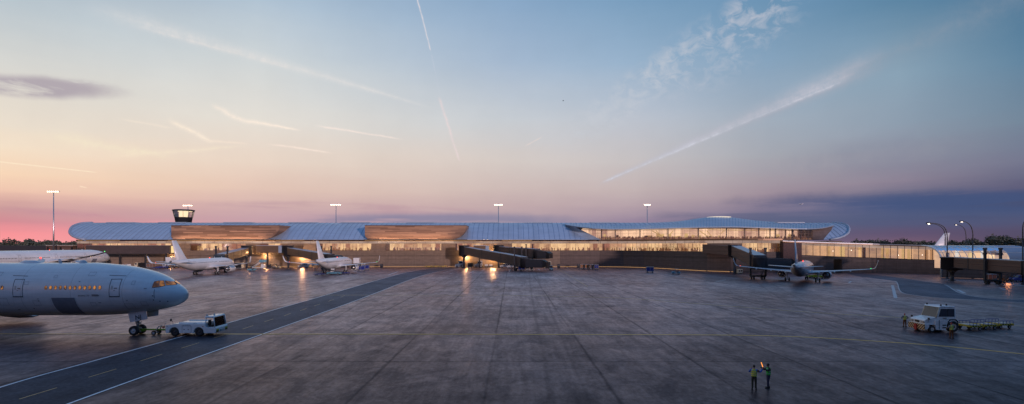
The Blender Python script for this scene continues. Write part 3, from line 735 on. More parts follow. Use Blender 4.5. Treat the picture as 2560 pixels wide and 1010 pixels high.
def band(b, pts, z0, z1, th=.4, mi=0, zfn=None):
    """vertical wall band following pts, thickness th behind"""
    for p, r in zip(pts[:-1], pts[1:]):
        d = (r-p).normalized(); n = Vector((-d.y, d.x))*th
        if zfn: a0, a1 = zfn(p.x); c0, c1 = zfn(r.x)
        else: a0 = c0 = z0; a1 = c1 = z1
        b.hexa([(p.x, p.y, a0), (r.x, r.y, c0), (r.x+n.x, r.y+n.y, c0), (p.x+n.x, p.y+n.y, a0)], [(p.x, p.y, a1), (r.x, r.y, c1), (r.x+n.x, r.y+n.y, c1), (p.x+n.x, p.y+n.y, a1)], mi)
T = empty('airport_terminal', (0, 0, 0), 0, 'long airport terminal with curved blue grey seamed roof, timber boxes, glazed lounge and concrete base', 'terminal')
ZS, ZT = 7.9, 11.2
WIN = [(192, 428, 14), (476, 614, 6), (650, 703, 3), (790, 928, 6), (964, 1103, 6), (1139, 1208, 3), (1280, 1507, 10), (1507, 1768, 14), (1855, 1950, 5)]
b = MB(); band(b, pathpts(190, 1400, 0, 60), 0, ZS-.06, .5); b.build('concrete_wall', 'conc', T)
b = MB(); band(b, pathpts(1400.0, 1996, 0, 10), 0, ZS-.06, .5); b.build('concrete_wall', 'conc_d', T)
prev = 190
for a, c, n in WIN+[(1996, 1996, 1)]:
    if a-prev > 3: b = MB(); band(b, pathpts(prev, a, 0, 30), ZS-.05, ZT, .5); b.build('upper_wall', 'conc', T)
    prev = c
b = MB(); band(b, pathpts(192, 1500, 0, 22), ZT+.02, 12.28, .3)
band(b, pathpts(1501, 1950, 0, 12), ZT+.02, 12.28, .3)
b.build('fascia', 'fasciag', T)
b = MB()
for px in range(200, 1950, 24):
    p = onpath(px, -.04); b.box(p.x-.04, p.x+.04, p.y-.03, p.y+.02, ZT, 12.25)
b.build('fascia_joint', 'frame', T)
random.seed(3)
crowd = MB(); furn = MB()
def figure(b, x, y, z, h):
    w = .22
    b.lathe([(0, .12), (h*.45, .2), (h*.6, .19), (h*.8, .22), (h*.86, .06), (h*.9, .1), (h*.96, .1), (h, .02)], 'z', c=(x, y, z), n=5)
for a, c, n in WIN:
    for i in range(n):
        p, r = onpath(a+(c-a)*i/n), onpath(a+(c-a)*(i+1)/n); d = (r-p).normalized(); nr = Vector((-d.y, d.x))
        W = MB(); q0, q1 = p+d*.06+nr*.12, r-d*.06+nr*.12
        W.hexa([(q0.x, q0.y, ZS+.05), (q1.x, q1.y, ZS+.05), (q1.x+nr.x*.03, q1.y+nr.y*.03, ZS+.05), (q0.x+nr.x*.03, q0.y+nr.y*.03, ZS+.05)], [(q0.x, q0.y, ZT-.05), (q1.x, q1.y, ZT-.05), (q1.x+nr.x*.03, q1.y+nr.y*.03, ZT-.05), (q0.x+nr.x*.03, q0.y+nr.y*.03, ZT-.05)])
        wn = W.build('window', 'glass', T)
        fb = MB(); band(fb, [p-d*.02, p+d*.07], ZS, ZT, .12); band(fb, [p+d*.07, r-d*.02], ZS-.02, ZS+.06, .12)
        if c > 1600: band(fb, [p+d*.07, r-d*.02], 9.5, 9.56, .1); band(fb, [(p+r)/2, (p+r)/2+d*.05], ZS, ZT, .1)
        fb.build('frame', 'frame', wn)
        L = (r-p).length
        for k in range(int(L*(1.15 if (a > 700) else .45))):
            pp = p+(r-p)*random.random()+nr*random.uniform(1.2, 6); figure(crowd, pp.x, pp.y, ZS, random.uniform(1.15, 1.75))
        for k in range(int(L*.5)):
            pp = p+(r-p)*random.random()+nr*random.uniform(1, 6.5); w = random.uniform(.3, .9); furn.box(pp.x-w, pp.x+w, pp.y-.3, pp.y+.3, ZS, ZS+random.uniform(.5, 1.3))
    rb = MB(); P0 = pathpts(a, c, .5, 20); P1 = pathpts(a, c, 8.5 if a < 1400 else 7, 20)
    band(rb, P1, ZS, ZT, .2, 0)
    for q0, q1, q2, q3 in zip(P0[:-1], P0[1:], P1[1:], P1[:-1]):
        rb.quad([(v.x, v.y, ZS-.03) for v in (q0, q1, q2, q3)], 1); rb.quad([(v.x, v.y, ZT+.03) for v in (q0, q1, q2, q3)], 2)
    rb.hexa([(P0[0].x, P0[0].y, ZS), (P1[0].x, P1[0].y, ZS), (P1[0].x-.1, P1[0].y, ZS), (P0[0].x-.1, P0[0].y, ZS)], [(P0[0].x, P0[0].y, ZT), (P1[0].x, P1[0].y, ZT), (P1[0].x-.1, P1[0].y, ZT), (P0[0].x-.1, P0[0].y, ZT)], 1)
    rb.hexa([(P0[-1].x, P0[-1].y, ZS), (P1[-1].x, P1[-1].y, ZS), (P1[-1].x+.1, P1[-1].y, ZS), (P0[-1].x+.1, P0[-1].y, ZS)], [(P0[-1].x, P0[-1].y, ZT), (P1[-1].x, P1[-1].y, ZT), (P1[-1].x+.1, P1[-1].y, ZT), (P0[-1].x+.1, P0[-1].y, ZT)], 1)
    rb.build('hall_interior', ['room', 'brown', 'ceil'], T)
# eave recess + terrace slab
b = MB(); band(b, pathpts(190, 1500, -.1, 60), 12.3, 13.0, .5); b.build('eave_recess', 'soffit', T)
b = MB()
for (u0, u1) in ((196, 300), (420, 640), (690, 760), (912, 1010), (1060, 1190), (1255, 1330)): band(b, pathpts(u0, u1, -.14, 60), 12.72, 12.8, .03)
b.build('eave_light', 'strip', T)
sl = [onpath(px, -1.3) for px in range(1496, 1960, 12)]
b = MB(); b.prism([(p.x, p.y) for p in sl]+[(sl[-1].x, 262), (sl[0].x, 262)], 12.32, 12.95, axis='z'); b.build('terrace_slab', 'soffit', T)
# main roof
def rp(t, o=0):
    s = t if t <= 1 else 2-t
    y, z = 20*s, 8.7*(1-(1-s)**1.75); y -= o*.55; z += o
    return (236+y if t <= 1 else 276-y), 13+z
def bulge(t):
    t = t if t <= 1 else 2-t
    return interp([(0, 0), (.05, 4.5), (.1, 7.2), (.2, 10.6), (.3, 12.6), (.45, 14.6), (.6, 15.8), (.8, 16), (1, 13.5)], t)
def xl(t): return -198-bulge(t)
def xr(t): return 147.5+bulge(t)*1.02
tS = 1-(1-6.8/8.7)**(1/1.75)
def interp(tab, x):
    for a, c in zip(tab[:-1], tab[1:]):
        if x <= c[0]: return a[1]+(c[1]-a[1])*max(0, (x-a[0]))/(c[0]-a[0])
    return tab[-1][1]
def cutl(t): Y, z = rp(t); return xat(interp([(562, 1413), (572, 1424), (580, 1436), (590, 1453), (600, 1472)], YH-(z-H)*F/Y), Y)
def cutr(t): Y, z = rp(t); return xat(interp([(566, 2082), (575, 2079), (585, 2070), (598, 2059)], YH-(z-H)*F/Y), Y)
b = MB()
def rgrid(x0, x1, t0, t1, nu, nv):
    def fn(u, v):
        t = t0+(t1-t0)*v; Y, z = rp(t); a, c = x0(t), x1(t); return (a+(c-a)*u, Y, z)
    b.grid(fn, nu, nv, 0)
    X0 = -214
    k = int((min(x0(t0), x0(t1))-20)//2.4)
    while k*2.4 < max(x1(t0), x1(t1)):
        x = k*2.4+.7; k += 1; ts = [t0+(t1-t0)*i/24 for i in range(25)]; ok = [t for t in ts if x0(t)+.3 < x < x1(t)-.3]
        if len(ok) < 3: continue
        R = []
        for t in ok: Y, z = rp(t, .01); Y2, z2 = rp(t, .1); R.append([(x-.04, Y, z), (x-.04, Y2, z2), (x+.04, Y2, z2), (x+.04, Y, z)])
        b.loft(R, mi=1, smooth=False)
rgrid(xl, cutl, 0, tS, 40, 14); rgrid(xl, xr, tS, 2, 60, 26); rgrid(cutr, xr, 0, tS, 8, 14)
rf = b.build('roof', ['roof', 'seam'], T)
for fn, nm in ((xl, -1), (xr, 1)):
    b = MB(); b.tube([(fn(t)+nm*.2, rp(t)[0], rp(t)[1]) for t in [2*i/36 for i in range(37)]], .55, 8); b.build('roof_rim', 'rim', rf)
b = MB(); b.tube([(xl(0), 236, 12.98), (cutl(0), 236, 12.98)], .13, 6); b.build('gutter', 'rim', rf)
for a, c in ((267, 337), (397, 467), (560, 629), (722, 792), (852, 922), (1016, 1085), (1180, 1249), (1311, 1381), (1475, 1545), (1942, 2010)):
    D = 254.; b = MB(); b.box(xat(a, D), xat(c, D), 253.2, 258.8, 21.5, 21.85); s = b.build('skylight', 'rim', rf)
    b = MB(); b.box(xat(a, D)+.3, xat(c, D)-.3, 253.5, 258.5, 21.86, 21.95); b.build('pane', 'skylm' if a > 1900 else 'skylc', s)
# roof left end wall behind the rim, back and right walls
b = MB(); b.box(-198, 147, 262, 275.6, 0, 12.9); b.box(-205.9, -205.4, 240.6, 262, 0, 12.2); b.build('rear_wall', 'conc_d', T)
b = MB(); b.box(-204.5, 150, 241.5, 275, 12.96, 13.2); b.build('attic_floor', 'dark', T)
b = MB(); b.box(141, 146.8, 226, 262, 0, 12.3); b.build('end_wall', 'conc_d', T)
# timber boxes
def timber(pa, pb, pc, rl, rr):
    X0, X1 = xat(pa, 235.4), xat(pb, 235.4); z0, z1 = 13.12, 19.55
    poly = [(X0, z1), (X0, z0+rl)]
    for k in range(9): t = PI/2*k/8; poly.append((X0+rl-rl*math.cos(t), z0+rl-rl*math.sin(t)))
    w = X1-X0-rl; e = xat(pc, 235.4)
    for k in range(13):
        t = PI/2*k/12; poly.append((e+(X1-e)*math.sin(t)**1., z0+(z1-z0)*(1-math.cos(t))))
    bb = MB(); bb.prism(poly[::-1], 235.4, 248.4, smooth=False); o = bb.build('timber_box', 'wood', T)
    bb = MB(); bb.box(X0-.3, X1+.4, 235.0, 236.2, 12.9, 13.08); bb.build('ledge', 'dark', o)
    bb = MB(); bb.prism([(X0-.1, z1+.02), (X0-.1, z1+.12), (X1+.1, z1+.12), (X1+.1, z1+.02)], 235.2, 247.2); bb.build('coping', 'dark', o)
    return X0, X1
TB = [timber(428, 699, 655, 1.6, 3), timber(912, 1166, 1128, 2.4, 3)]
# lounge
EDGE = [(1413, 561.5), (1440, 566.5), (1480, 570.5), (1530, 572.5), (1600, 571.5), (1680, 569.5), (1740, 568), (1830, 567), (1900, 568.5), (1960, 570.5), (2000, 572), (2040, 571.5), (2065, 568.5), (2085, 563)]
CREST = [(1413, 558.5), (1540, 557.3), (1640, 556.5), (1690, 554), (1715, 551), (1740, 546.5), (1770, 543), (1800, 541.8), (1830, 543.2), (1860, 547.5), (1890, 551.5), (1930, 554.5), (1980, 556.5), (2040, 558.5), (2085, 560)]
def smooth_tab(tab, x):
    return (interp(tab, x-10)+interp(tab, x)*2+interp(tab, x+10))/4 if tab[0][0]+10 < x < tab[-1][0]-10 else interp(tab, x)
def lr(u, v):
    px = 1413+u*672
    De = 247-13*min(1, math.sin(PI*u)*3.2)**.8 if 0 < u < 1 else 247
    Dc = 250+14*math.sin(PI*u)**.7
    zf, zb = zat(smooth_tab(EDGE, px), De), zat(smooth_tab(CREST, px), Dc)
    dome = math.exp(-((px-1795)/75)**2)
    vv = v if v <= 1 else 2-v
    D = De+(Dc-De)*v
    sh = vv*(1-dome)+(dome)*(3*vv*vv-2*vv**3)
    X = xat(px, De)+(xat(px, Dc)-xat(px, De))*vv
    X = xat(px, De+(Dc-De)*min(v, 1))
    return (X, D, zf+(zb-zf)*sh)
b = MB(); b.grid(lambda u, v: lr(u, v*2), 90, 36, 0)
for i in range(2, 92, 1):
    u = i/93; R = []
    for k in range(21):
        v = k/20; x, y, z = lr(min(.995, u), v); R.append([(x-.045, y, z), (x-.045, y, z+.12), (x+.045, y, z+.12), (x+.045, y, z)])
    b.loft(R, mi=1, smooth=False)
lo = b.build('lounge_roof', ['roof', 'seam'], T)
b = MB(); R = []
for k in range(91):
    x, y, z = lr(k/90, 0); R.append([(x, y-.06, z+.1), (x, y-.06, z-.2), (x, y+.35, z-.42), (x, y+.35, z)])
b.loft(R, smooth=False); b.build('roof_edge', 'seam', lo)
b = MB(); b.grid(lambda u, v: (lr(.03+u*.92, 0)[0], lr(.03+u*.92, 0)[1]+.3+v*9, lr(.03+u*.92, 0)[2]-.5-v*.1), 60, 3); b.build('soffit', 'soffit', lo)
x, y, z = lr((1797-1413)/672, 1); b = MB()
b.lathe([(.0, 6.0), (.12, 5.), (.26, 3), (.34, .1)], 'z', c=(x, y, z-.12), n=32); b.build('dome_skylight', 'skyl', lo)
YG = 238.2
def gtop(px): return zat(smooth_tab(EDGE, px)+2.2, 234)-.15
def gbot(px): return max(13.15, 13.15+(1504-px)/64*5.2) if px < 1504 else 13.15
edges = [1440, 1457, 1475]+[1475+19.2*k for k in range(1, 29)]+[2030]
room = []
for a, c in zip(edges[:-1], edges[1:]):
    xa, xc = xat(a, YG), xat(c, YG); wn = MB()
    wn.hexa([(xa+.05, YG, gbot(a)), (xc-.05, YG, gbot(c)), (xc-.05, YG+.03, gbot(c)), (xa+.05, YG+.03, gbot(a))], [(xa+.05, YG, gtop(a)), (xc-.05, YG, gtop(c)), (xc-.05, YG+.03, gtop(c)), (xa+.05, YG+.03, gtop(a))])
    w = wn.build('window', 'glass', T); fb = MB(); fb.box(xa-.03, xa+.03, YG-.1, YG+.1, gbot(a), gtop(a)); fb.box(xa, xc, YG-.08, YG+.08, 13.0, 13.14)
    for zz in (14.5, 15.9, 17.2):
        if gbot(a) < zz < gtop(a)-.3: fb.box(xa+.04, xc-.04, YG-.05, YG+.05, zz, zz+.05)
    if a > 1940: fb.box((xa+xc)/2-.12, (xa+xc)/2+.12, YG+.1, YG+.7, 13.1, gtop(a))
    fb.build('frame', 'frame_b', w)
for px in (1504, 1538, 1600, 1670, 1746, 1816, 1862, 1897, 1925, 1939, 1980):
    b = MB(); x = xat(px, 240.5); b.lathe([(13.1, .26), (18.4, .26)], 'z', c=(x, 240.5, 0), n=10); b.build('column', 'column', T)
for (p0, y0, p1, y1) in ((1630, 577, 1655, 590), (1640, 576, 1654, 592), (1673, 588, 1683, 577), (1748, 577, 1772, 592), (1767, 577, 1780, 592), (1803, 583, 1811, 576), (1770, 574, 1935, 577)):
    b = MB(); b.tube([(xat(p0, 244), 244, zat(y0, 244)), (xat(p1, 244), 244, zat(y1, 244))], .2, 6); b.build('strut', 'ceil', T)
b = MB(); x0, x1 = xat(1432, 239), xat(2034, 239)
b.box(x0+6, x1, 252, 252.3, 13.1, 18.8, 0); b.box(x0+6, x1, 239, 252, 13.0, 13.1, 1); b.box(x1-.1, x1+.1, 239, 252, 13.1, 17.6, 1)
for k in range(30):
    xx = random.uniform(x0+8, x1-3); w = random.uniform(.8, 2.2); b.box(xx, xx+w, 250.5+random.random(), 251.8, 13.1, random.uniform(14.0, 16.2), 3 if random.random() < .25 else 2)
b.build('lounge_interior', ['room2', 'brown', 'ceil', 'brown'], T)
for k in range(330):
    x = random.uniform(x0+12, x1-1); figure(crowd, x, random.uniform(239.6, 247), 13.1, random.uniform(1.1, 1.75))
for k in range(150):
    x = random.uniform(x0+12, x1-1); w = random.uniform(.4, 1.1); y = random.uniform(239.6, 248); furn.box(x-w, x+w, y-.35, y+.35, 13.1, 13.1+random.uniform(.5, 1.2))
# swoosh reveals beside the lounge glass
def ruled(A, B, nm, mt):
    bb = MB(); bb.loft([A, B], closed=False, smooth=True); bb.build(nm, mt, T)
n = 14; A = []; B = []
for i in range(n+1):
    t = tS*(1-i/n); Y, z = rp(t); A.append((cutl(t), Y, z)); k = i/n; px = 1438+66*k; B.append((xat(px, YG), YG, zat(567.5+32*k, YG)))
ruled(A, B, 'roof_reveal', 'roof')
A = []; B = []
for i in range(n+1):
    t = tS*(1-i/n); Y, z = rp(t); A.append((cutr(t), Y, z)); k = i/n; B.append((xat(2031, YG), YG, 17.95-4.9*k))
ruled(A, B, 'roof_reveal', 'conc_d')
tag(crowd.build('crowd', 'crowd'), 'crowd of passengers inside the lit terminal halls', 'crowd', kind='stuff')
tag(furn.build('seating', 'crowd2'), 'rows of seats and counters inside the lit terminal halls', 'seating', kind='stuff')
# base light wash strip
b = MB(); band(b, pathpts(905, 1832, -.12, 12), .25, .33, .08); band(b, pathpts(600, 780, -.12, 40), .25, .33, .08); b.build('wall_light', 'strip', T)

# ------------------------------------------------------------------ link building on the right
LK = empty('link_building', (0, 0, 0), 0, 'low glazed link building with flat sloping roof running right from the terminal', 'building')
rt = [(1950, 601), (2000, 603.2), (2100, 606.6), (2200, 609.6), (2349, 613.6), (2480, 617.3), (2620, 621.5)]
wt = [(1950, 611), (2000, 613), (2100, 616.5), (2349, 625.5), (2600, 634)]
ws = [(1950, 636), (2000, 637.5), (2100, 641.5), (2349, 650.5), (2600, 660)]
def zl(tab, px, p): return zat(interp(tab, px), p.y)
b = MB(); pxs = [1952, 1975, 1997, 2030, 2060, 2100, 2140, 2175, 2200, 2240, 2290, 2349, 2400, 2450, 2500, 2550, 2600]; R = []
for px in pxs:
    p = onpath(px, -1.6); p2 = onpath(px, 12); z = zl(rt, px, p); R.append([(p.x, p.y, z), (p.x, p.y, z-.32), (p2.x, p2.y, z-.55), (p2.x, p2.y, z-.1)])
b.loft(R, smooth=False); b.build('roof', 'bridgetop', LK)
b = MB(); R = []
for px in pxs:
    p = onpath(px, -1.5); p2 = onpath(px, 3); z = zl(rt, px, onpath(px, -1.6)); R.append([(p.x, p.y, z-.33), (p.x, p.y, z-.62), (p2.x, p2.y, z-.7), (p2.x, p2.y, z-.5)])
b.loft(R, smooth=False); b.build('eave', 'soffit', LK)
def lband(px0, px1, tab0, tab1, nm, mt, step=17, par=None, off=0, th=.4, e0=0, e1=0):
    b = MB(); n = max(1, round((px1-px0)/step))
    for i in range(n):
        a, c = px0+(px1-px0)*i/n, px0+(px1-px0)*(i+1)/n; p, r = onpath(a, off), onpath(c, off); d = (r-p).normalized(); nr = Vector((-d.y, d.x))*th
        z = [0 if tab0 is None else zl(tab0, a, onpath(a))+e0, 0 if tab0 is None else zl(tab0, c, onpath(c))+e0, zl(tab1, a, onpath(a))+e1, zl(tab1, c, onpath(c))+e1]
        b.hexa([(p.x, p.y, z[0]), (r.x, r.y, z[1]), (r.x+nr.x, r.y+nr.y, z[1]), (p.x+nr.x, p.y+nr.y, z[0])], [(p.x, p.y, z[2]), (r.x, r.y, z[3]), (r.x+nr.x, r.y+nr.y, z[3]), (p.x+nr.x, p.y+nr.y, z[2])])
    return b.build(nm, mt, par or LK)
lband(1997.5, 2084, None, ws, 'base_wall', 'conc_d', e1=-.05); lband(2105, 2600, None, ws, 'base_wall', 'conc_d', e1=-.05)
dt = [(2000, 645), (2200, 652)]
lband(2084, 2105, dt, ws, 'lintel', 'conc_d', e1=-.05)
b = MB()
for px in (2083.5, 2105.5):
    p, r = onpath(px, .5), onpath(px, 11); b.tube([(p.x, p.y, 2.5), (r.x, r.y, 2.5)], .01); d = .15 if px > 2100 else -.15
    b.hexa([(p.x, p.y, 0), (r.x, r.y, 0), (r.x+d, r.y, 0), (p.x+d, p.y, 0)], [(p.x, p.y, 5.2), (r.x, r.y, 5.2), (r.x+d, r.y, 5.2), (p.x+d, p.y, 5.2)])
b.build('passage_wall', 'conc_d', LK)
lband(1997.5, 2600, wt, rt, 'fascia', 'fasciag', e0=.02, e1=-.6)
n = 0; px = 1997.5
while px < 2349:
    nx = px+17.6; w = lband(px+.4, nx-.4, ws, wt, 'window', 'glass', 20, off=.1, th=.03, e0=.05, e1=-.03)
    p = onpath(px); b = MB(); b.box(p.x-.06, p.x+.06, p.y-.06, p.y+.12, zl(ws, px, p), zl(rt, px, p)-.62)
    p2, r = onpath(px, .05), onpath(nx, .05); z0, z1 = zl(ws, px, p), zl(ws, nx, onpath(nx)); b.tube([(p2.x, p2.y, z0), (r.x, r.y, z1)], .05, 4)
    b.build('frame', 'frame', w); px = nx
lband(1997.5, 2600, ws, rt, 'link_interior', 'room3', 40, off=5., th=.2, e1=-.7)
b = MB(); P0, P1 = [onpath(p, .45) for p in pxs[2:]], [onpath(p, 5) for p in pxs[2:]]
for i in range(len(P0)-1):
    a, c = pxs[i+2], pxs[i+3]; b.quad([(P0[i].x, P0[i].y, zl(ws, a, P0[i])-.02), (P0[i+1].x, P0[i+1].y, zl(ws, c, P0[i+1])-.02), (P1[i+1].x, P1[i+1].y, zl(ws, c, P0[i+1])-.02), (P1[i].x, P1[i].y, zl(ws, a, P0[i])-.02)])
b.build('floor', 'column', LK)
for px in (2082, 2112, 2118, 2160, 2171, 2206, 2218, 2258, 2272, 2316, 2330):
    p = onpath(px, 2.5); b = MB(); b.box(p.x-.35, p.x+.35, p.y-.3, p.y+.3, zl(ws, px, p), zl(wt, px, p)+.6); b.build('column', 'ceil' if px % 2 == 0 else 'brown', LK)
for px, y in ((2087, 627.5), (2105, 615.5), (2133, 625.5), (2246.5, 638), (2306, 637.5)):
    p = onpath(px, 1.2); b = MB(); b.lathe([(-.14, .01), (-.1, .12), (.1, .12), (.14, .01)], 'z', c=(p.x, p.y, zat(y, p.y)), n=8); b.build('ceiling_light', 'lamp_s', LK)
# brick stair block
BK = MB(); p = onpath(1951, -2.2); r = onpath(1997, -2.2); BK.box(p.x, r.x, p.y, p.y+12, 0, 11.35)
bk = BK.build('stair_block', 'brick'); tag(bk, 'dark brick stair block where the link building joins the terminal', 'building')

# ------------------------------------------------------------------ glass vault pavilion
V = empty('glass_pavilion', (0, 0, 0), 0, 'glass vaulted pavilion with white ribs in front of the right link building', 'building')
def vp(px, t): # t 0 bottom .. 1 crest
    D0 = 163-(px-2352)*.055
    a = t*PI/2; y = D0+7.5*(1-math.cos(a)) if t > 0 else D0
    z0 = 5.4; return (xat(px, D0), D0+7.5*(1-math.cos(a)), 5.6+4.75*math.sin(a)**.9)
vx = [2353, 2362, 2374, 2388, 2403, 2420, 2440, 2462, 2483, 2504, 2525]
for a, c in zip(vx[:-1], vx[1:]):
    b = MB(); b.grid(lambda u, v: vp(a+(c-a)*u, v), 2, 8); w = b.build('vault_pane', 'glassb', V)
for a in vx:
    b = MB(); b.tube([(vp(a, 0)[0], vp(a, 0)[1]+.02, .2 if a < 2354 else 3.5)]+[vp(a, k/10) for k in range(11)], .09 if a > 2354 else .28, 6); b.build('rib', 'white', V)
b = MB(); R0 = vp(2525, 0); b.grid(lambda u, v: vp(2525+u*75, v), 3, 8); b.box(xat(2525, 150), xat(2600, 150), 153.8, 154.4, 3, 5.7); b.build('blue_vault_cladding', 'rim', V)
for k in (.35, .68, 1.):
    b = MB(); b.tube([vp(a, k) for a in vx+[2560, 2600]], .06, 5); b.build('purlin', 'white', V)
b = MB(); b.grid(lambda u, v: (lambda p: (p[0], p[1]-.02, 0.2+v*5.4))(vp(2353+u*245, 0)), 4, 1); b.build('plinth_wall', 'conc_d', V)
b = MB()
for a, c in zip(vx[2:-1], vx[3:]):
    p, r = vp(a, 0), vp(c, 0); b.hexa([(p[0], p[1]+5.5, 3), (r[0], r[1]+5.5, 3), (r[0], r[1]+5.8, 3), (p[0], p[1]+5.8, 3)], [(p[0], p[1]+5.5, 8.4), (r[0], r[1]+5.5, 8.4), (r[0], r[1]+5.8, 8.4), (p[0], p[1]+5.8, 8.4)])
b.build('lit_back_wall', 'room3', V)
for a, c, z1, mt in ((2388, 2400, 8, 'brown'), (2412, 2424, 9, 'skyl'), (2445, 2462, 8.2, 'ceil'), (2500, 2520, 7.5, 'room'), (2478, 2486, 8.7, 'skyl')):
    b = MB(); p, r = vp(a, 0), vp(c, 0); b.box(p[0], r[0], p[1]+3.2, p[1]+3.5, 3, z1); b.build('lit_panel', mt, V)
b = MB(); p, r = vp(2500, 0), vp(2525, 0); b.hexa([(p[0], p[1]+2, 8.2), (r[0], r[1]+2, 7.4), (r[0], r[1]+6, 7.4), (p[0], p[1]+6, 8.2)], [(p[0], p[1]+2, 8.5), (r[0], r[1]+2, 7.7), (r[0], r[1]+6, 7.7), (p[0], p[1]+6, 8.5)]); b.build('canopy', 'brown', V)

# ------------------------------------------------------------------ left low building and walkway
LB = empty('fixed_walkway', (0, 0, 0), 0, 'long dark elevated walkway along the left end of the terminal above the parked airliner', 'walkway')
def pbox(b, p0, p1, y0, y1, D, dp=3, mi=0): b.box(xat(p0, D), xat(p1, D), D, D+dp, zat(y1, D), zat(y0, D), mi)
b = MB(); pbox(b, 215, 424, 613.5, 634.5, 228, 3.4); b.build('walkway_hull', 'bridge', LB)
b = MB(); pbox(b, 214, 424, 613.0, 613.4, 227.9, 3.6); b.build('walkway_roof', 'bridgetop', LB)
for px in (232, 300, 365, 415): b = MB(); b.box(xat(px, 229.5)-.3, xat(px, 229.5)+.3, 229.2, 229.9, 0, 6.6); b.build('column', 'dark', LB)
b = MB(); pbox(b, 424.5, 432, 615, 632, 229, 2.5); b.build('end_door', 'ceil', LB)
LB2 = empty('low_hangar', (0, 0, 0), 0, 'low dark flat building at the far left with orange lit timber panels', 'building')
b = MB(); b.box(xat(-60, 250), xat(88, 250), 250, 262, 0, zat(613.8, 250)); b.build('main_wall', 'dark', LB2)
b = MB(); b.box(xat(88, 246)+.1, xat(186, 246), 246, 258, 0, zat(614, 246)); b.build('annex_wall', 'dark', LB2)
b = MB(); b.box(xat(115, 244), xat(182, 244), 244, 245.9, 4, zat(614.2, 244)); b.build('timber_panel', 'bridgewood', LB2)
b = MB(); b.box(xat(114, 243.5), xat(183, 243.5), 243.5, 246.2, zat(614.2, 244)+.05, zat(613.2, 244)+.05); b.build('flat_roof', 'column', LB2)
for px in (119, 151, 179): b = MB(); b.box(xat(px-2, 243.8), xat(px+2, 243.8), 243.8, 244.2, 7, 9.6); b.build('window', 'darkpane', LB2)
# fixed walkways of the gates
def walkway(p0, p1, label, mt, D=229):
    W = empty('fixed_walkway', (0, 0, 0), 0, label, 'walkway')
    b = MB(); pbox(b, p0, p1, 614.5, 632, D, 3.2); b.build('walkway_hull', mt, W)
    b = MB(); pbox(b, p0-.5, p1+.5, 613.2, 614.4, D-.2, 3.6); b.build('walkway_roof', 'bridgetop', W)
    b = MB(); pbox(b, p1, p1+8, 614.4, 632, D-.1, 3.3); b.build('end_frame', 'rim' if mt == 'bridge_l' else 'dark', W)
    b = MB(); b.box(xat((p0+p1)/2, D+1)-.3, xat((p0+p1)/2, D+1)+.3, D+1, D+1.6, 0, zat(632, D)); b.build('column', 'dark', W)
walkway(640, 696, 'warm brown fixed walkway between the two left gate rotundas', 'bridge_l')
walkway(1184, 1214, 'short brown fixed walkway behind the central jet bridges', 'bridge_l', 233)

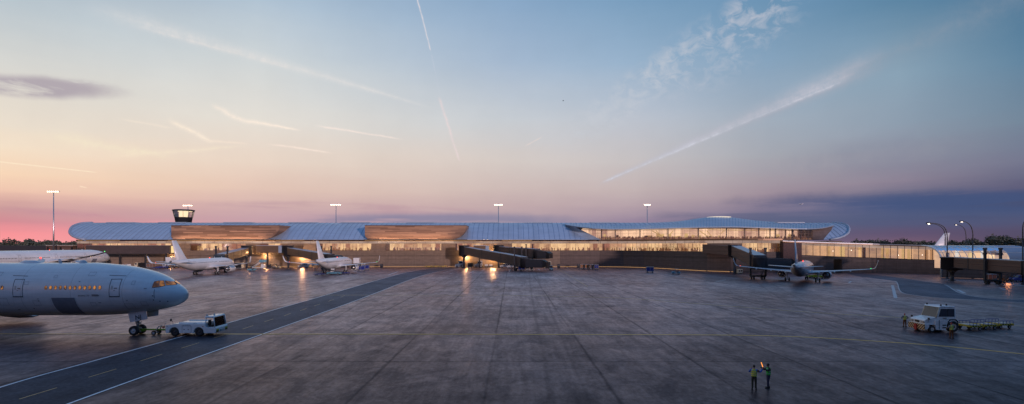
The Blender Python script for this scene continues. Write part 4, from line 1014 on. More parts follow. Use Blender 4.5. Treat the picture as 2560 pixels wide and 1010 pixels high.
# ------------------------------------------------------------------ jet bridges
def jet_bridge(label, A, B, cabp, z0, z1, hull='bridge', posts=(.86,), post_top=10., secs=((0, .36, 0), (.34, .68, .18), (.66, 1., .36)), rot_top=10.5, rr=2.3, base_h=3.0, lift=True, stairs=True, tail=None):
    J = empty('jet_bridge', (A[0], A[1], 0), 0, label, 'jet bridge', 'jet bridges along the terminal')
    a = Vector((0, 0)); e = Vector((B[0]-A[0], B[1]-A[1])); L = e.length; d = e.normalized(); n = Vector((-d.y, d.x))
    b = MB(); b.lathe([(z0-.6, rr*.9), (z0-.5, rr), (rot_top-.35, rr), (rot_top-.3, rr*1.08), (rot_top, rr*1.08)], 'z', n=20, caps=True); b.build('rotunda', 'dark', J)
    b = MB(); b.lathe([(0, 1.0), (.12, 1.), (.16, .5), (z0-1.6, .5), (z0-.62, 1.5)], 'z', n=14, caps=True); b.build('support_column', 'dark', J)
    def P(t, s, z): v = d*(t*L)+n*s; return (v.x, v.y, z)
    for (t0, t1, g) in secs:
        t0 = max(t0, rr*.6/L); za, zb = z0+(z1-z0)*t0, z0+(z1-z0)*t1; w = 1.45+g*.5; h = base_h+g
        b = MB(); b.hexa([P(t0, -w, za-g/2), P(t1, -w, zb-g/2), P(t1, w, zb-g/2), P(t0, w, za-g/2)], [P(t0, -w, za+h-g/2), P(t1, -w, zb+h-g/2), P(t1, w, zb+h-g/2), P(t0, w, za+h-g/2)])
        tn = b.build('tunnel_section', hull, J)
        b = MB(); b.hexa([P(t0, -w-.08, za+h-g/2+.01), P(t1, -w-.08, zb+h-g/2+.01), P(t1, w+.08, zb+h-g/2+.01), P(t0, w+.08, za+h-g/2+.01)], [P(t0, -w-.08, za+h-g/2+.16), P(t1, -w-.08, zb+h-g/2+.16), P(t1, w+.08, zb+h-g/2+.16), P(t0, w+.08, za+h-g/2+.16)]); b.build('roof_panel', 'bridgetop', tn)
        b = MB(); tt = t1-.25/L
        b.hexa([P(tt, -w-.12, zb-g/2-.15), P(t1+.1/L, -w-.12, zb-g/2-.15), P(t1+.1/L, w+.12, zb-g/2-.15), P(tt, w+.12, zb-g/2-.15)], [P(tt, -w-.12, zb+h-g/2+.1), P(t1+.1/L, -w-.12, zb+h-g/2+.1), P(t1+.1/L, w+.12, zb+h-g/2+.1), P(tt, w+.12, zb+h-g/2+.1)]); b.build('end_frame', 'dark', tn)
        b = MB()
        for s in (-w-.05, w+.05): b.tube([P(t0, s, za-g/2+.12), P(t1, s, zb-g/2+.12)], .1, 4); b.tube([P(t0, s, za+h*.5), P(t1, s, zb+h*.5)], .035, 4)
        b.build('side_rail', 'dark', tn)
    # cab
    c = Vector((cabp[0]-A[0], cabp[1]-A[1])); o = d*L; cd = (c-o); cl = cd.length; cd.normalize(); cn = Vector((-cd.y, cd.x))
    def Q(t, s, z): v = o+cd*t+cn*s; return (v.x, v.y, z)
    b = MB(); b.lathe([(z1-.4, 2.), (z1+3.1, 2.), (z1+3.3, 2.1), (z1+3.4, 1.2)], 'z', c=(o.x, o.y, 0), n=16, caps=True); b.build('cab_rotunda', 'dark', J)
    b = MB(); b.hexa([Q(.8, -1.8, z1-.3), Q(cl, -1.8, z1-.3), Q(cl, 1.8, z1-.3), Q(.8, 1.8, z1-.3)], [Q(.8, -1.8, z1+3.), Q(cl, -1.8, z1+2.8), Q(cl, 1.8, z1+2.8), Q(.8, 1.8, z1+3.)]); cb = b.build('cab', 'dark', J)
    b = MB()
    for k in range(5):
        t = cl+.3*k; g = .12*(k % 2); b.hexa([Q(t, -1.75-g, z1+.1), Q(t+.3, -1.75-g, z1+.1-.05*k), Q(t+.3, 1.75+g, z1+.1-.05*k), Q(t, 1.75+g, z1+.1)], [Q(t, -1.75-g, z1+2.8-.16*k), Q(t+.3, -1.75-g, z1+2.64-.16*k), Q(t+.3, 1.75+g, z1+2.64-.16*k), Q(t, 1.75+g, z1+2.8-.16*k)])
    b.build('bellows_canopy', 'black', cb)
    b = MB(); b.hexa([Q(cl-.6, -1.0, z1+1.2), Q(cl-.1, -1.0, z1+1.2), Q(cl-.1, -1.86, z1+1.2), Q(cl-.6, -1.86, z1+1.2)], [Q(cl-.6, -1.0, z1+2.2), Q(cl-.1, -1.0, z1+2.2), Q(cl-.1, -1.86, z1+2.2), Q(cl-.6, -1.86, z1+2.2)]); b.build('cab_window', 'vglass', cb)
    if lift:
        for t in posts:
            zc = z0+(z1-z0)*t
            b = MB(); 
            for s in (-2.15, 2.15): 
                x, y, _ = P(t, s, 0); b.box(x-.24, x+.24, y-.24, y+.24, .9, post_top); b.box(x-.34, x+.34, y-.34, y+.34, post_top, post_top+.5); b.box(x-.33, x+.33, y-.33, y+.33, post_top-1.3, post_top-.9)
            x0, y0, _ = P(t, -2.3, 0); x1, y1, _ = P(t, 2.3, 0); b.tube([(x0, y0, zc-.5), (x1, y1, zc-.5)], .28, 6); b.tube([(x0, y0, 1.0), (x1, y1, 1.0)], .3, 6)
            lc = b.build('lift_column', 'dark', J)
            for s in (-1.5, 1.5):
                for s2 in (-.35, .35): x, y, _ = P(t, s+s2, 0); w = wheel(lc, x, y, .5, .5, .35, 'dark'); w.rotation_euler = (0, 0, math.atan2(d.y, d.x))
    if stairs:
        t = .93; b = MB(); z = z0+(z1-z0)*t; k = -1 if n.y > 0 else 1
        s0, s1 = (1.9*k, 2.9*k)
        for s in (s0, s1):
            b.tube([P(t, s, z), P(t-.0-(z*1.2)/L, s, .15)], .09, 4); b.tube([P(t, s, z+1), P(t-(z*1.2)/L, s, 1.15)], .03, 4)
            for i in range(6): f = i/5; b.tube([P(t-(z*1.2)/L*f, s, z*(1-f)+.15*f), P(t-(z*1.2)/L*f, s, z*(1-f)+.15*f+1)], .025, 4)
        m = int(z/.22)
        for i in range(m):
            f = (i+.5)/m; p = P(t-(z*1.2)/L*f, (s0+s1)/2, z*(1-f)+.1); b.box(p[0]-.4, p[0]+.4, p[1]-.15, p[1]+.15, p[2]-.02, p[2]+.02)
        b.build('stairs', 'dark', J)
    if tail:
        tv = Vector((tail[0]-A[0], tail[1]-A[1])); td = tv.normalized(); tn_ = Vector((-td.y, td.x)); TL = tv.length
        def U(t, s, z): v = td*t+tn_*s; return (v.x, v.y, z)
        b = MB(); b.hexa([U(rr*.6, -1.7, z0), U(TL, -1.7, tail[2]), U(TL, 1.7, tail[2]), U(rr*.6, 1.7, z0)], [U(rr*.6, -1.7, z0+3.4), U(TL, -1.7, tail[2]+3.4), U(TL, 1.7, tail[2]+3.4), U(rr*.6, 1.7, z0+3.4)]); b.build('fixed_tunnel', hull, J)
    return J
jet_bridge('brown jet bridge sloping down to the nose of the leftmost narrow body airliner', (-119.6, 229), (-115.4, 200.5), (-112.6, 195.2), 6.3, 3.5, 'bridge_l', posts=(.93,), rot_top=10.3, post_top=9.6, tail=(-119, 239.5, 6.9))
jet_bridge('brown jet bridge with blue grey roof sloping down right to the second gate airliner', (-100.8, 229), (-74.5, 207.5), (-70.2, 205), 6.3, 3.5, 'bridge_l', posts=(.93,), rot_top=10.3, post_top=9.6, tail=(-100, 239.5, 6.9))
jet_bridge('long dark jet bridge in three telescoping sections sloping down at the empty central gate', (-21.8, 231), (5.2, 204), (12.5, 201.5), 6.3, 1.9, base_h=3.5, posts=(.9,), rot_top=10.4, rr=2.4, post_top=9.4, tail=(-22, 239.5, 6.9))
jet_bridge('brown level jet bridge behind the sloping one at the central gate', (-6.2, 234), (11., 218), (15.2, 215.5), 6.3, 5.0, base_h=3.5, posts=(.8,), rot_top=10.5, post_top=10.4, tail=(-6, 239.5, 6.9), stairs=False)
jet_bridge('large dark brown jet bridge with pale roof beside the blue grey narrow body airliner', (82, 187), (75.2, 154), (85, 157.2), 6.8, 3.6, 'bridgewood', posts=(.93,), rot_top=10.6, rr=2.3, base_h=3.5, post_top=9.2, secs=((0, .5, .1), (.45, 1., .45)), tail=(76.6, 200.8, 7.4))
jet_bridge('dark timber clad jet bridge in front of the glass pavilion', (129.5, 149.5), (130, 127), (125, 119), 3.9, 3.3, 'bridgewood', posts=(.55,), rot_top=7.0, rr=2.6, base_h=3., post_top=9.3, secs=((0, .3, .0), (.29, .55, .12), (.54, 1., .24)))

# ------------------------------------------------------------------ control tower, masts, street lamps, trees
CT = empty('control_tower', (xat(459, 290), 290, 0), 0, 'control tower with a lit flared glass cab rising behind the left timber box', 'tower')
b = MB(); b.lathe([(0, 3.6), (22, 3.4), (23.4, 3.9)], 'z', n=8, caps=True); b.build('tower_shaft', 'conc_d', CT)
b = MB(); b.lathe([(23.0, 3.9), (26.2, 4.45), (26.3, 4.6)], 'z', n=12, caps=True); b.build('lower_cab', 'dark', CT)
for k in range(12):
    a0, a1 = 2*PI*(k+.04)/12, 2*PI*(k+.96)/12; w = MB()
    w.quad([(4.5*math.cos(a0), 4.5*math.sin(a0), 26.3), (4.5*math.cos(a1), 4.5*math.sin(a1), 26.3), (5.25*math.cos(a1), 5.25*math.sin(a1), 29.9), (5.25*math.cos(a0), 5.25*math.sin(a0), 29.9)]); w.build('window', 'glass', CT)
    m = 2*PI*k/12; b = MB(); b.tube([(4.5*math.cos(m), 4.5*math.sin(m), 26.3), (5.28*math.cos(m), 5.28*math.sin(m), 30)], .09, 5); b.build('mullion', 'dark', CT)
b = MB(); b.lathe([(29.9, 5.35), (30.0, 5.6), (30.5, 5.6), (30.7, 4.5)], 'z', n=12, caps=True); b.build('cab_roof', 'dark', CT)
b = MB(); b.lathe([(26.4, 2.2), (29.8, 2.2)], 'z', n=12, caps=True); b.lathe([(29.6, 4.4), (29.7, 4.4)], 'z', n=12, caps=True); b.build('lit_cab_core', emis('cab_glow', (1, .8, .5), 1.5), CT)
def mast(px, ytop, D, label, half):
    zt = zat(ytop, D); m = empty('light_mast', (xat(px, D), D, 0), 0, label, 'light mast', 'floodlight masts')
    b = MB(); b.lathe([(0, .38), (zt*.5, .27), (zt-.2, .17)], 'z', n=10, caps=True); b.build('pole', 'metal', m)
    b = MB(); b.tube([(-half, 0, zt), (half, 0, zt)], .1, 6); b.tube([(-half, .5, zt-.1), (half, .5, zt-.1)], .08, 6); b.tube([(0, 0, zt), (0, .5, zt-.1)], .08); b.build('crossbar', 'strut', m)
    for k in range(6):
        x = -half*.9+half*1.8*k/5; b = MB(); b.hexa([(x-.3, -.3, zt-.42), (x+.3, -.3, zt-.42), (x+.3, .1, zt-.1), (x-.3, .1, zt-.1)], [(x-.3, -.4, zt-.02), (x+.3, -.4, zt-.02), (x+.3, .05, zt+.2), (x-.3, .05, zt+.2)]); f = b.build('floodlight', 'dark', m)
        b = MB(); b.quad([(x-.27, -.37, zt-.4), (x+.27, -.37, zt-.4), (x+.27, -.46, zt-.03), (x-.27, -.46, zt-.03)])
        b.build('lens', 'lamp', f)
mast(134, 478, 236, 'tall floodlight mast standing alone left of the terminal', 2.6)
mast(470, 513, 300, 'floodlight mast showing just above the control tower', 2.6)
mast(840, 511, 284, 'floodlight mast behind the terminal roof between the two timber boxes', 2.8)
mast(1246, 511, 284, 'floodlight mast behind the roof to the right of the second timber box', 2.2)
mast(1618, 511, 284, 'floodlight mast behind the glazed lounge roof', 1.6)
def slamp(px, D, ybase, pts, label, r=.16):
    """pts: pixel outline of the curved arm, all at distance D"""
    x0 = xat(px, D); m = empty('street_lamp', (x0, D, 0), 0, label, 'street lamp', 'curved street lamps')
    P = smoothline([(xat(a, D)-x0, zat(y, D)) for a, y in pts], 5)
    b = MB(); b.tube([(0, 0, 0), (0, 0, P[0].y)], r, 8); b.lathe([(0, .4), (.5, .35), (.55, r)], 'z', n=10); b.build('pole', 'dark', m)
    b = MB(); b.tube([(p.x, 0, p.y) for p in P], [r*(1-.45*i/len(P)) for i in range(len(P))], 8); a = b.build('curved_arm', 'dark', m)
    e = P[-1]; b = MB(); b.lathe([(.4, .05), (.1, .2), (-.5, .27), (-1.1, .2), (-1.3, .05)], c=(e.x, 0, e.y), n=10); h = b.build('lamp_head', 'dark', m)
    b = MB(); b.lathe([(0, .01), (-.16, .3), (-.2, .33)], 'z', c=(e.x-.55, -.1, e.y-.05), n=10); b.build('lens', 'lamp_s', h)
slamp(2368, 158, 0, [(2368, 600), (2367.5, 585), (2362, 570), (2350, 561.5), (2335, 558), (2325, 557.5)], 'curved lamp post nearer of the crossed pair before the glass pavilion')
slamp(2363, 175, 0, [(2363, 600), (2363, 588), (2359, 574), (2348, 564), (2335, 560), (2326, 559.5)], 'curved lamp post farther of the crossed pair at the pavilion corner')
slamp(2415, 225, 0, [(2415, 600), (2415, 588), (2412, 574), (2405, 566), (2397, 562), (2393, 561.5)], 'small unlit curved lamp post rising behind the link roof')
slamp(2432, 160, 0, [(2432, 600), (2432, 583), (2428, 567), (2420, 558), (2412, 554), (2408, 553.5)], 'curved lamp post with a bright head above the glass pavilion')
slamp(2557, 135, 0, [(2557, 600), (2557, 575), (2558, 562), (2562, 553), (2570, 548), (2578, 547)], 'lamp post at the right edge of the frame')
def tree_proto(seed, h, w, label):
    rnd = random.Random(seed); t = empty('broadleaf_tree', (0, 0, 0), 0, label, 'tree', 'trees beyond the airfield')
    b = MB(); b.tube([(0, 0, 0), (.2, 0, h*.25), (-.1, .2, h*.5), (0, 0, h*.75)], [.5, .38, .28, .08], 7)
    for k in range(7):
        a = k*2.4; z = h*(.25+.06*k); b.tube([(0, 0, z), (math.cos(a)*w*.25, math.sin(a)*w*.25, z+h*.12), (math.cos(a)*w*.42, math.sin(a)*w*.42, z+h*.2)], [.2, .12, .04], 5)
    b.build('trunk', 'bark', t); b = MB()
    cl = []
    for k in range(15):
        a = rnd.uniform(0, 2*PI); rr = rnd.uniform(0, .42)*w; z = h*rnd.uniform(.28, .86); rr *= 1-.7*max(0, z/h-.6)/.4; cl.append((math.cos(a)*rr, math.sin(a)*rr, z, rnd.uniform(.13, .24)*w))
    cl.append((0, 0, h*.84, .16*w))
    for cx, cy, cz, r in cl:
        for k in range(70):
            v = Vector((rnd.gauss(0, 1), rnd.gauss(0, 1), rnd.gauss(0, 1))).normalized()*r*rnd.uniform(.55, 1.08); s = rnd.uniform(.35, .75)
            u = Vector((rnd.gauss(0, 1), rnd.gauss(0, 1), rnd.gauss(0, 1))).normalized(); u2 = u.orthogonal().normalized()*s; u3 = u.cross(u2)
            c = Vector((cx, cy, cz))+v; c.z = max(1., c.z); b.quad([c-u2-u3*.6, c+u2-u3*.6, c+u2+u3*.6, c-u2+u3*.6])
    b.build('crown', 'leaf', t, fix=False); return t
protos = [tree_proto(11, 13.5, 15, 'a'), tree_proto(12, 12, 18, 'b'), tree_proto(13, 15, 16, 'c')]
rnd = random.Random(5); i = 0; used = set()
def plant(px, D, s):
    global i
    p = rnd.choice([0, 1, 2]) if i > 2 else i
    lab = ('broadleaf tree in the dark tree line left of the terminal' if px < 250 else 'broadleaf tree in the dark tree line beyond the link building on the right')
    gr = 'trees left of the terminal' if px < 250 else 'trees beyond the link building'
    if p in used: t = copy_tree(protos[p])
    else: t = protos[p]; used.add(p)
    t.location = (xat(px, D), D, -.06); t.rotation_euler = (0, 0, rnd.uniform(0, 6.28)); t.scale = (s*1.5, s*1.5, s*1.22); t['label'] = lab; t['group'] = gr; i += 1
for px, s in ((-14, .85), (8, .8), (30, .9), (50, .78), (75, .95), (95, .8), (118, .9), (140, .85), (160, .78), (185, .86), (206, .8)): plant(px, 500+rnd.uniform(-30, 40), s)
px = 2090
while px < 2600:
    s = .78+.1*math.sin(px*.05)+rnd.uniform(-.08, .1)
    if 2480 < px < 2520: s += .25
    plant(px, 440+rnd.uniform(-25, 35), s); px += rnd.uniform(13, 19)
for px in range(-20, 230, 17): plant(px+rnd.uniform(-4, 4), 600+rnd.uniform(-20, 40), .8)
for px in range(2080, 2620, 22): plant(px+rnd.uniform(-4, 4), 560+rnd.uniform(-20, 40), .72)
# ------------------------------------------------------------------ vehicles (local x forward, y left)
def V0(name, px, py, head, label, cat, group=None, D=None):
    """place by ground pixel; head = heading in degrees anticlockwise from +X"""
    x, y = gp(px, py) if D is None else (xat(px, D), D)
    return empty(name, (x, y, 0), math.radians(head), label, cat, group)
def wheels(P, xs, hy, r, w=.25, rim='strut'):
    for x in xs:
        for s in (-1, 1): wheel(P, x, s*hy, r, r, w, rim)
def bx(P, name, m, *a, bevel=.03): b = MB(); b.box(*a); return b.build(name, m, P, bevel=bevel)
G = 'apron service vehicles'
def tractor(px, py, head, label, col='white_s', D=None, roof=True):
    """small baggage tractor with open cab"""
    P = V0('baggage_tractor', px, py, head, label, 'tractor', G, D); wheels(P, (-.85, .95), .58, .32, .22)
    b = MB(); b.prism([(-1.5, .35), (1.55, .35), (1.6, .75), (1.5, .98), (.35, 1.05), (.2, .62), (-.7, .62), (-.75, .95), (-1.5, .9)], -.65, .65); b.build('body', col, P, bevel=.04)
    bx(P, 'seat', 'seat', -.62, -.2, -.45, .45, .62, .78); bx(P, 'seat_back', 'seat', -.72, -.58, -.45, .45, .78, 1.25)
    if roof:
        b = MB()
        for x, s in ((-.72, -1), (-.72, 1), (.35, -1), (.35, 1)): b.tube([(x, s*.58, .9), (x*.95, s*.56, 1.9)], .035, 6)
        b.build('cab_frame', 'dark', P); bx(P, 'cab_roof', col, -.85, .45, -.66, .66, 1.9, 1.98); bx(P, 'windscreen', 'vglass', .33, .36, -.55, .55, 1.08, 1.86, bevel=0)
    for s in (-1, 1): b = MB(); b.lathe([(0, .09), (.05, .09), (.06, .01)], c=(1.56, s*.42, .74), n=10); b.build('headlight', 'column', P)
    bx(P, 'bumper', 'dark', 1.55, 1.68, -.62, .62, .35, .5); return P
def cart(px, py, head, label, col='blue', D=None, k=1., frame='strut'):
    P = V0('baggage_cart', px, py, head, label, 'baggage cart', 'baggage carts', D); wheels(P, (-1.05*k, 1.05*k), .6, .25, .18)
    bx(P, 'deck', frame, -1.5*k, 1.5*k, -.78, .78, .5, .62)
    b = MB()
    for x in (-1.47*k, 0, 1.47*k):
        for s in (-.75, .75): b.box(x-.03, x+.03, s-.03, s+.03, .62, 2.05)
    b.build('frame', frame, P); bx(P, 'canopy', frame, -1.55*k, 1.55*k, -.84, .84, 2.06, 2.16)
    for x0, x1 in ((-1.42*k, -.05), (.05, 1.42*k)):
        for s in (-1, 1): bx(P, 'curtain', col, x0, x1, s*.72-.02, s*.72+.02, .68, 2.0, bevel=0)
    bx(P, 'end_curtain', col, -1.46*k, -1.42*k, -.7, .7, .68, 2., bevel=0); bx(P, 'end_curtain', col, 1.42*k, 1.46*k, -.7, .7, .68, 2., bevel=0)
    b = MB(); b.tube([(1.5*k, 0, .5), (2.1*k, 0, .42)], .04, 6); b.build('towbar', 'dark', P); return P
def dolly(px, py, head, label, col='bluem', D=None, k=1., load=None):
    P = V0('cargo_dolly', px, py, head, label, 'dolly', 'cargo dollies', D); wheels(P, (-1.1*k, 1.1*k), .65, .24, .18)
    b = MB(); b.box(-1.6*k, 1.6*k, -.85, .85, .46, .56)
    for i in range(7): x = -1.45*k+2.9*k*i/6; b.tube([(x, -.8, .6), (x, .8, .6)], .05, 6)
    b.build('roller_deck', col, P)
    b = MB()
    for s in (-.86, .86): b.tube([(-1.6*k, s, .66), (1.6*k, s, .66)], .05, 6)
    b.build('side_rail', col, P); b = MB(); b.tube([(1.6*k, 0, .45), (2.3*k, 0, .35)], .045, 6); b.build('towbar', 'dark', P)
    if load: bx(P, 'load_frame', load, -1.3*k, 1.3*k, -.7, .7, .72, 1.5)
    return P
def container(px, py, head, label, D=None, k=1):
    P = V0('cargo_container', px, py, head, label, 'container', 'cargo containers', D)
    b = MB(); b.prism([(-1.0*k, .55), (-1.3*k, .9), (-1.3*k, 2.2*k), (1.0*k, 2.2*k), (1.0*k, .55)], -.95, .95); b.build('shell', 'black', P, bevel=.04)
    b = MB(); b.box(1.0*k, 1.1*k, -.97, .97, .5, 2.25*k); b.box(-1.32*k, 1.1*k, -1., -.95, 2.16*k, 2.26*k); b.build('edge_frame', 'cream', P)
    bx(P, 'base', 'strut', -1.2*k, 1.1*k, -.9, .9, .4, .5); wheels(P, (-.7, .7), .6, .22, .15); return P
def van(px, py, head, label, col='white_s', D=None, cab=False):
    """boxy utility vehicle"""
    P = V0('utility_vehicle', px, py, head, label, 'utility vehicle', G, D); wheels(P, (-1.45, 1.4), .8, .38, .26, 'metal')
    prof = [(-2.35, .45), (2.3, .45), (2.35, .95), (2.2, 1.15), (1.15, 1.25), (.65, 1.95), (-2.15, 1.98), (-2.35, 1.2)]
    b = MB(); b.prism(prof, -.9, .9); b.build('body', col, P, bevel=.06)
    b = MB(); b.hexa([(1.17, -.78, 1.27), (1.17, .78, 1.27), (1.14, .78, 1.27), (1.14, -.78, 1.27)], [(.74, -.74, 1.88), (.74, .74, 1.88), (.7, .74, 1.88), (.7, -.74, 1.88)])
    b.build('windscreen', 'vglass', P, (.03, 0, .02))
    for s in (-1, 1):
        for x0, x1 in ((.75, -.15), (-.25, -1.1), (-1.2, -2.)):
            b = MB(); b.hexa([(x0+.25 if x0 > 0 else x0, s*.905, 1.25), (x1, s*.905, 1.25), (x1, s*.915, 1.25), (x0+.25 if x0 > 0 else x0, s*.915, 1.25)], [(x0-.05, s*.905, 1.8), (x1, s*.905, 1.8), (x1, s*.915, 1.8), (x0-.05, s*.915, 1.8)]); b.build('window', 'vglass', P)
        bx(P, 'headlight', 'column', 2.33, 2.38, s*.65-.14, s*.65+.14, .85, 1.02); bx(P, 'tail_light', 'red', -2.38, -2.33, s*.75-.08, s*.75+.08, .8, 1.1)
    bx(P, 'bumper', 'dark', 2.3, 2.45, -.88, .88, .42, .62); bx(P, 'roof_beacon', 'orange', -.1, .1, -.35, .35, 2., 2.1); return P
def tug(px, py, head, label, D=None, k=1., col='white_s'):
    """tall cab tow tractor with sloped hood, rear cab and big rear wheels"""
    P = V0('tow_tractor', px, py, head, label, 'tow tractor', G, D)
    wheel(P, 1.15*k, 1.05*k, .42*k, .42*k, .34*k, 'column'); wheel(P, 1.15*k, -1.05*k, .42*k, .42*k, .34*k, 'column')
    wheel(P, -1.35*k, 1.03*k, .72*k, .72*k, .45*k, 'column'); wheel(P, -1.35*k, -1.03*k, .72*k, .72*k, .45*k, 'column')
    def pr(nm, poly, w, m, bev=.03): b = MB(); b.prism([(x*k, z*k) for x, z in poly], -w*k, w*k); return b.build(nm, m, P, bevel=bev*k)
    pr('chassis', [(-2.0, .75), (-2.0, 1.5), (.8, 1.5), (.8, .95), (.72, .32), (-.45, .28), (-.62, .8), (-.75, 1.25), (-1.75, 1.25), (-1.9, .75)], 1.22, col)
    pr('hood', [(.6, .95), (1.75, .95), (1.98, 1.0), (2.02, 1.42), (1.8, 1.58), (.45, 1.86), (.45, 1.5), (.8, 1.48)], 1.1, col)
    pr('fender', [(.74, .9), (.9, .93), (1.5, .93), (1.6, .6), (1.75, .4), (2.06, .4), (2.06, 1.0), (.74, 1.0)], 1.24, col)
    pr('wheel_arch', [(-.55, .8), (-.75, 1.38), (-1.0, 1.6), (-1.7, 1.6), (-1.95, 1.38), (-2.02, .7), (-1.95, .65), (-1.85, 1.25), (-1.6, 1.48), (-1.05, 1.48), (-.82, 1.3), (-.66, .7)], 1.25, 'black')
    pr('cab', [(-1.75, 1.55), (-1.7, 2.95), (-1.5, 3.05), (.15, 3.05), (.62, 1.5)], 1.12, col, .05)
    pr('cab_roof', [(-1.78, 3.04), (-1.7, 3.14), (.1, 3.16), (.3, 3.03)], 1.16, 'white_s' if col == 'white_s' else col)
    b = MB(); b.hexa([(.615*k, -1.02*k, 1.78*k), (.615*k, 1.02*k, 1.78*k), (.56*k, 1.02*k, 1.78*k), (.56*k, -1.02*k, 1.78*k)], [(.235*k, -1.02*k, 2.98*k), (.235*k, 1.02*k, 2.98*k), (.18*k, 1.02*k, 2.98*k), (.18*k, -1.02*k, 2.98*k)]); ws_ = b.build('windscreen', 'vglass', P)
    b = MB(); fr = lambda y, z: ((.66-(z-1.62)*.32)*k, y*k, z*k)
    for p0, p1 in (((-1.08, 1.72), (1.08, 1.72)), ((1.08, 1.72), (1.08, 3.03)), ((1.08, 3.03), (-1.08, 3.03)), ((-1.08, 3.03), (-1.08, 1.72))): b.tube([fr(*p0), fr(*p1)], .05*k, 4)
    b.build('windscreen_frame', 'cream', P)
    b = MB()
    for y in (-.5, .45): b.tube([fr(y, 2.95), fr(y+.35, 2.62)], .02*k, 4)
    b.build('wiper', 'black', ws_)
    for s in (-1, 1):
        for (x0, x1, x2, x3) in ((.28, -.62, -.62, .02), (-.74, -1.55, -1.52, -.74)):
            for nm, m, o, g in (('window_frame', 'dark', 1.125, .05), ('window', 'vglass', 1.14, 0)):
                b = MB(); b.hexa([((x0+g)*k, s*o*k, (1.95-g)*k), ((x1-g)*k, s*o*k, (1.95-g)*k), ((x1-g)*k, s*(o+.012)*k, (1.95-g)*k), ((x0+g)*k, s*(o+.012)*k, (1.95-g)*k)], [((x3+g)*k, s*o*k, (2.8+g)*k), ((x2-g)*k, s*o*k, (2.8+g)*k), ((x2-g)*k, s*(o+.012)*k, (2.8+g)*k), ((x3+g)*k, s*(o+.012)*k, (2.8+g)*k)]); b.build(nm, m, P)
        b = MB(); [b.box((-.05-q*.0)*k, (-.5)*k, s*1.22*k, s*1.235*k, (.52+q*.3)*k, (.66+q*.3)*k) for q in (0, 1)]; b.build('vent', 'black', P)
        b = MB(); b.box(.3*k, .36*k, s*1.225*k, s*1.235*k, .4*k, 1.5*k); b.box(-.58*k, -.2*k, s*1.135*k, s*1.2*k, 1.7*k, 1.76*k); b.build('door_handle', 'black', P)
        b = MB(); b.box(2.0*k, 2.06*k, s*.85*k-.22*k, s*.85*k+.22*k, 1.12*k, 1.32*k); hl = b.build('headlight', 'dark', P)
        b = MB(); b.box(2.061*k, 2.08*k, s*.85*k-.16*k, s*.85*k-.02*k, 1.15*k, 1.29*k); b.box(2.061*k, 2.08*k, s*.85*k+.02*k, s*.85*k+.16*k, 1.15*k, 1.29*k); b.build('lens', 'column', hl)
        b = MB(); b.tube([(1.6*k, s*1.1*k, 1.2*k), (1.65*k, s*1.28*k, 1.5*k), (1.65*k, s*1.3*k, 1.6*k)], .02*k, 5); b.box(1.6*k, 1.72*k, s*1.3*k-.1*k, s*1.3*k+.1*k, 1.55*k, 1.8*k); b.build('mirror', 'black', P)
    b = MB(); b.box(2.03*k, 2.07*k, -.3*k, .3*k, 1.12*k, 1.36*k); b.build('grille', 'black', P)
    b = MB(); b.box(2.07*k, 2.16*k, -1.24*k, 1.24*k, .3*k, .98*k); b.build('hazard_bumper', 'hazard' if k > .95 else col, P)
    b = MB(); b.box(2.17*k, 2.3*k, -.2*k, .2*k, .2*k, .86*k); b.tube([(2.2*k, 0, .1*k), (2.2*k, 0, .9*k)], .07*k, 6); b.build('tow_hitch', 'red', P)
    for x, y in ((0, -1.0), (-.3, .7), (-1.4, .2)): b = MB(); b.lathe([(3.14*k, .09*k), (3.3*k, .09*k), (3.36*k, .02*k)], 'z', c=(x*k, y*k, 0), n=8); b.build('beacon', 'black', P)
    return P
tug(2334, 829, 180, 'big white tow tractor with black and cream striped bumper pulling belt dollies', D=62.6, k=1.0)
tug(1149, 668, 180, 'small white tow tractor left of the column at the central gate', D=237.3, k=.98, col='white_s')
tug(1196, 668, 180, 'small white tow tractor parked under the sloping central jet bridge', D=236.8, k=1.0, col='white_s')
# near pushback tractor
P = empty('pushback_tractor', (-37.3, 59.9, 0), 0, 'low white pushback tractor with four black wheels hooked to the foreground airliner', 'pushback tractor', G)
b = MB(); arch = []
def archp(cx, r=.66, n=9): return [(cx-r*math.cos(PI*i/(n-1)), .52+ (r*math.sin(PI*i/(n-1)))**1.) for i in range(n)]
poly = [(-3.05, .42)]+[p for p in archp(-2.0, .63)]+archp(1.02, .63)+[(2.0, .42), (2.95, .42), (3.0, 1.1), (1.95, 1.5), (-1.9, 1.52), (-2.75, 1.36), (-3.05, 1.3)]
poly = [(-3.05, .42), (-2.63, .42)]+[(p[0], max(.42, p[1])) for p in archp(-2.0, .63)][1:-1]+[(-1.37, .42), (.39, .42)]+[(p[0], max(.42, p[1])) for p in archp(1.02, .63)][1:-1]+[(1.65, .42), (3.0, .42), (3.02, .98), (1.9, 1.18), (1.75, 1.52), (-1.95, 1.54), (-2.7, 1.4), (-3.05, 1.36)]
b.prism(poly, -1.3, -1.12); b.prism(poly, 1.12, 1.3); b.build('side_panel', 'white', P, bevel=.02)
b = MB(); b.box(-3.04, 2.98, -1.12, 1.12, .45, 1.05); b.box(-3.0, -2.2, -1.12, 1.12, 1.05, 1.34); b.box(1.9, 2.98, -1.12, 1.12, 1.05, 1.12); b.build('chassis', 'white', P)
b = MB(); b.hexa([(-1.95, -1.12, 1.3), (1.72, -1.12, 1.3), (1.72, 1.12, 1.3), (-1.95, 1.12, 1.3)], [(-1.6, -.8, 1.66), (1.72, -.8, 1.66), (1.72, .8, 1.66), (-1.6, .8, 1.66)]); dk = b.build('engine_deck', 'white', P, bevel=.03)
b = MB(); b.box(-1.5, 1.3, .82, .9, 1.5, 1.76); b.box(-1.5, 1.3, -.9, -.82, 1.5, 1.62); b.build('deck_rail', 'white', dk)
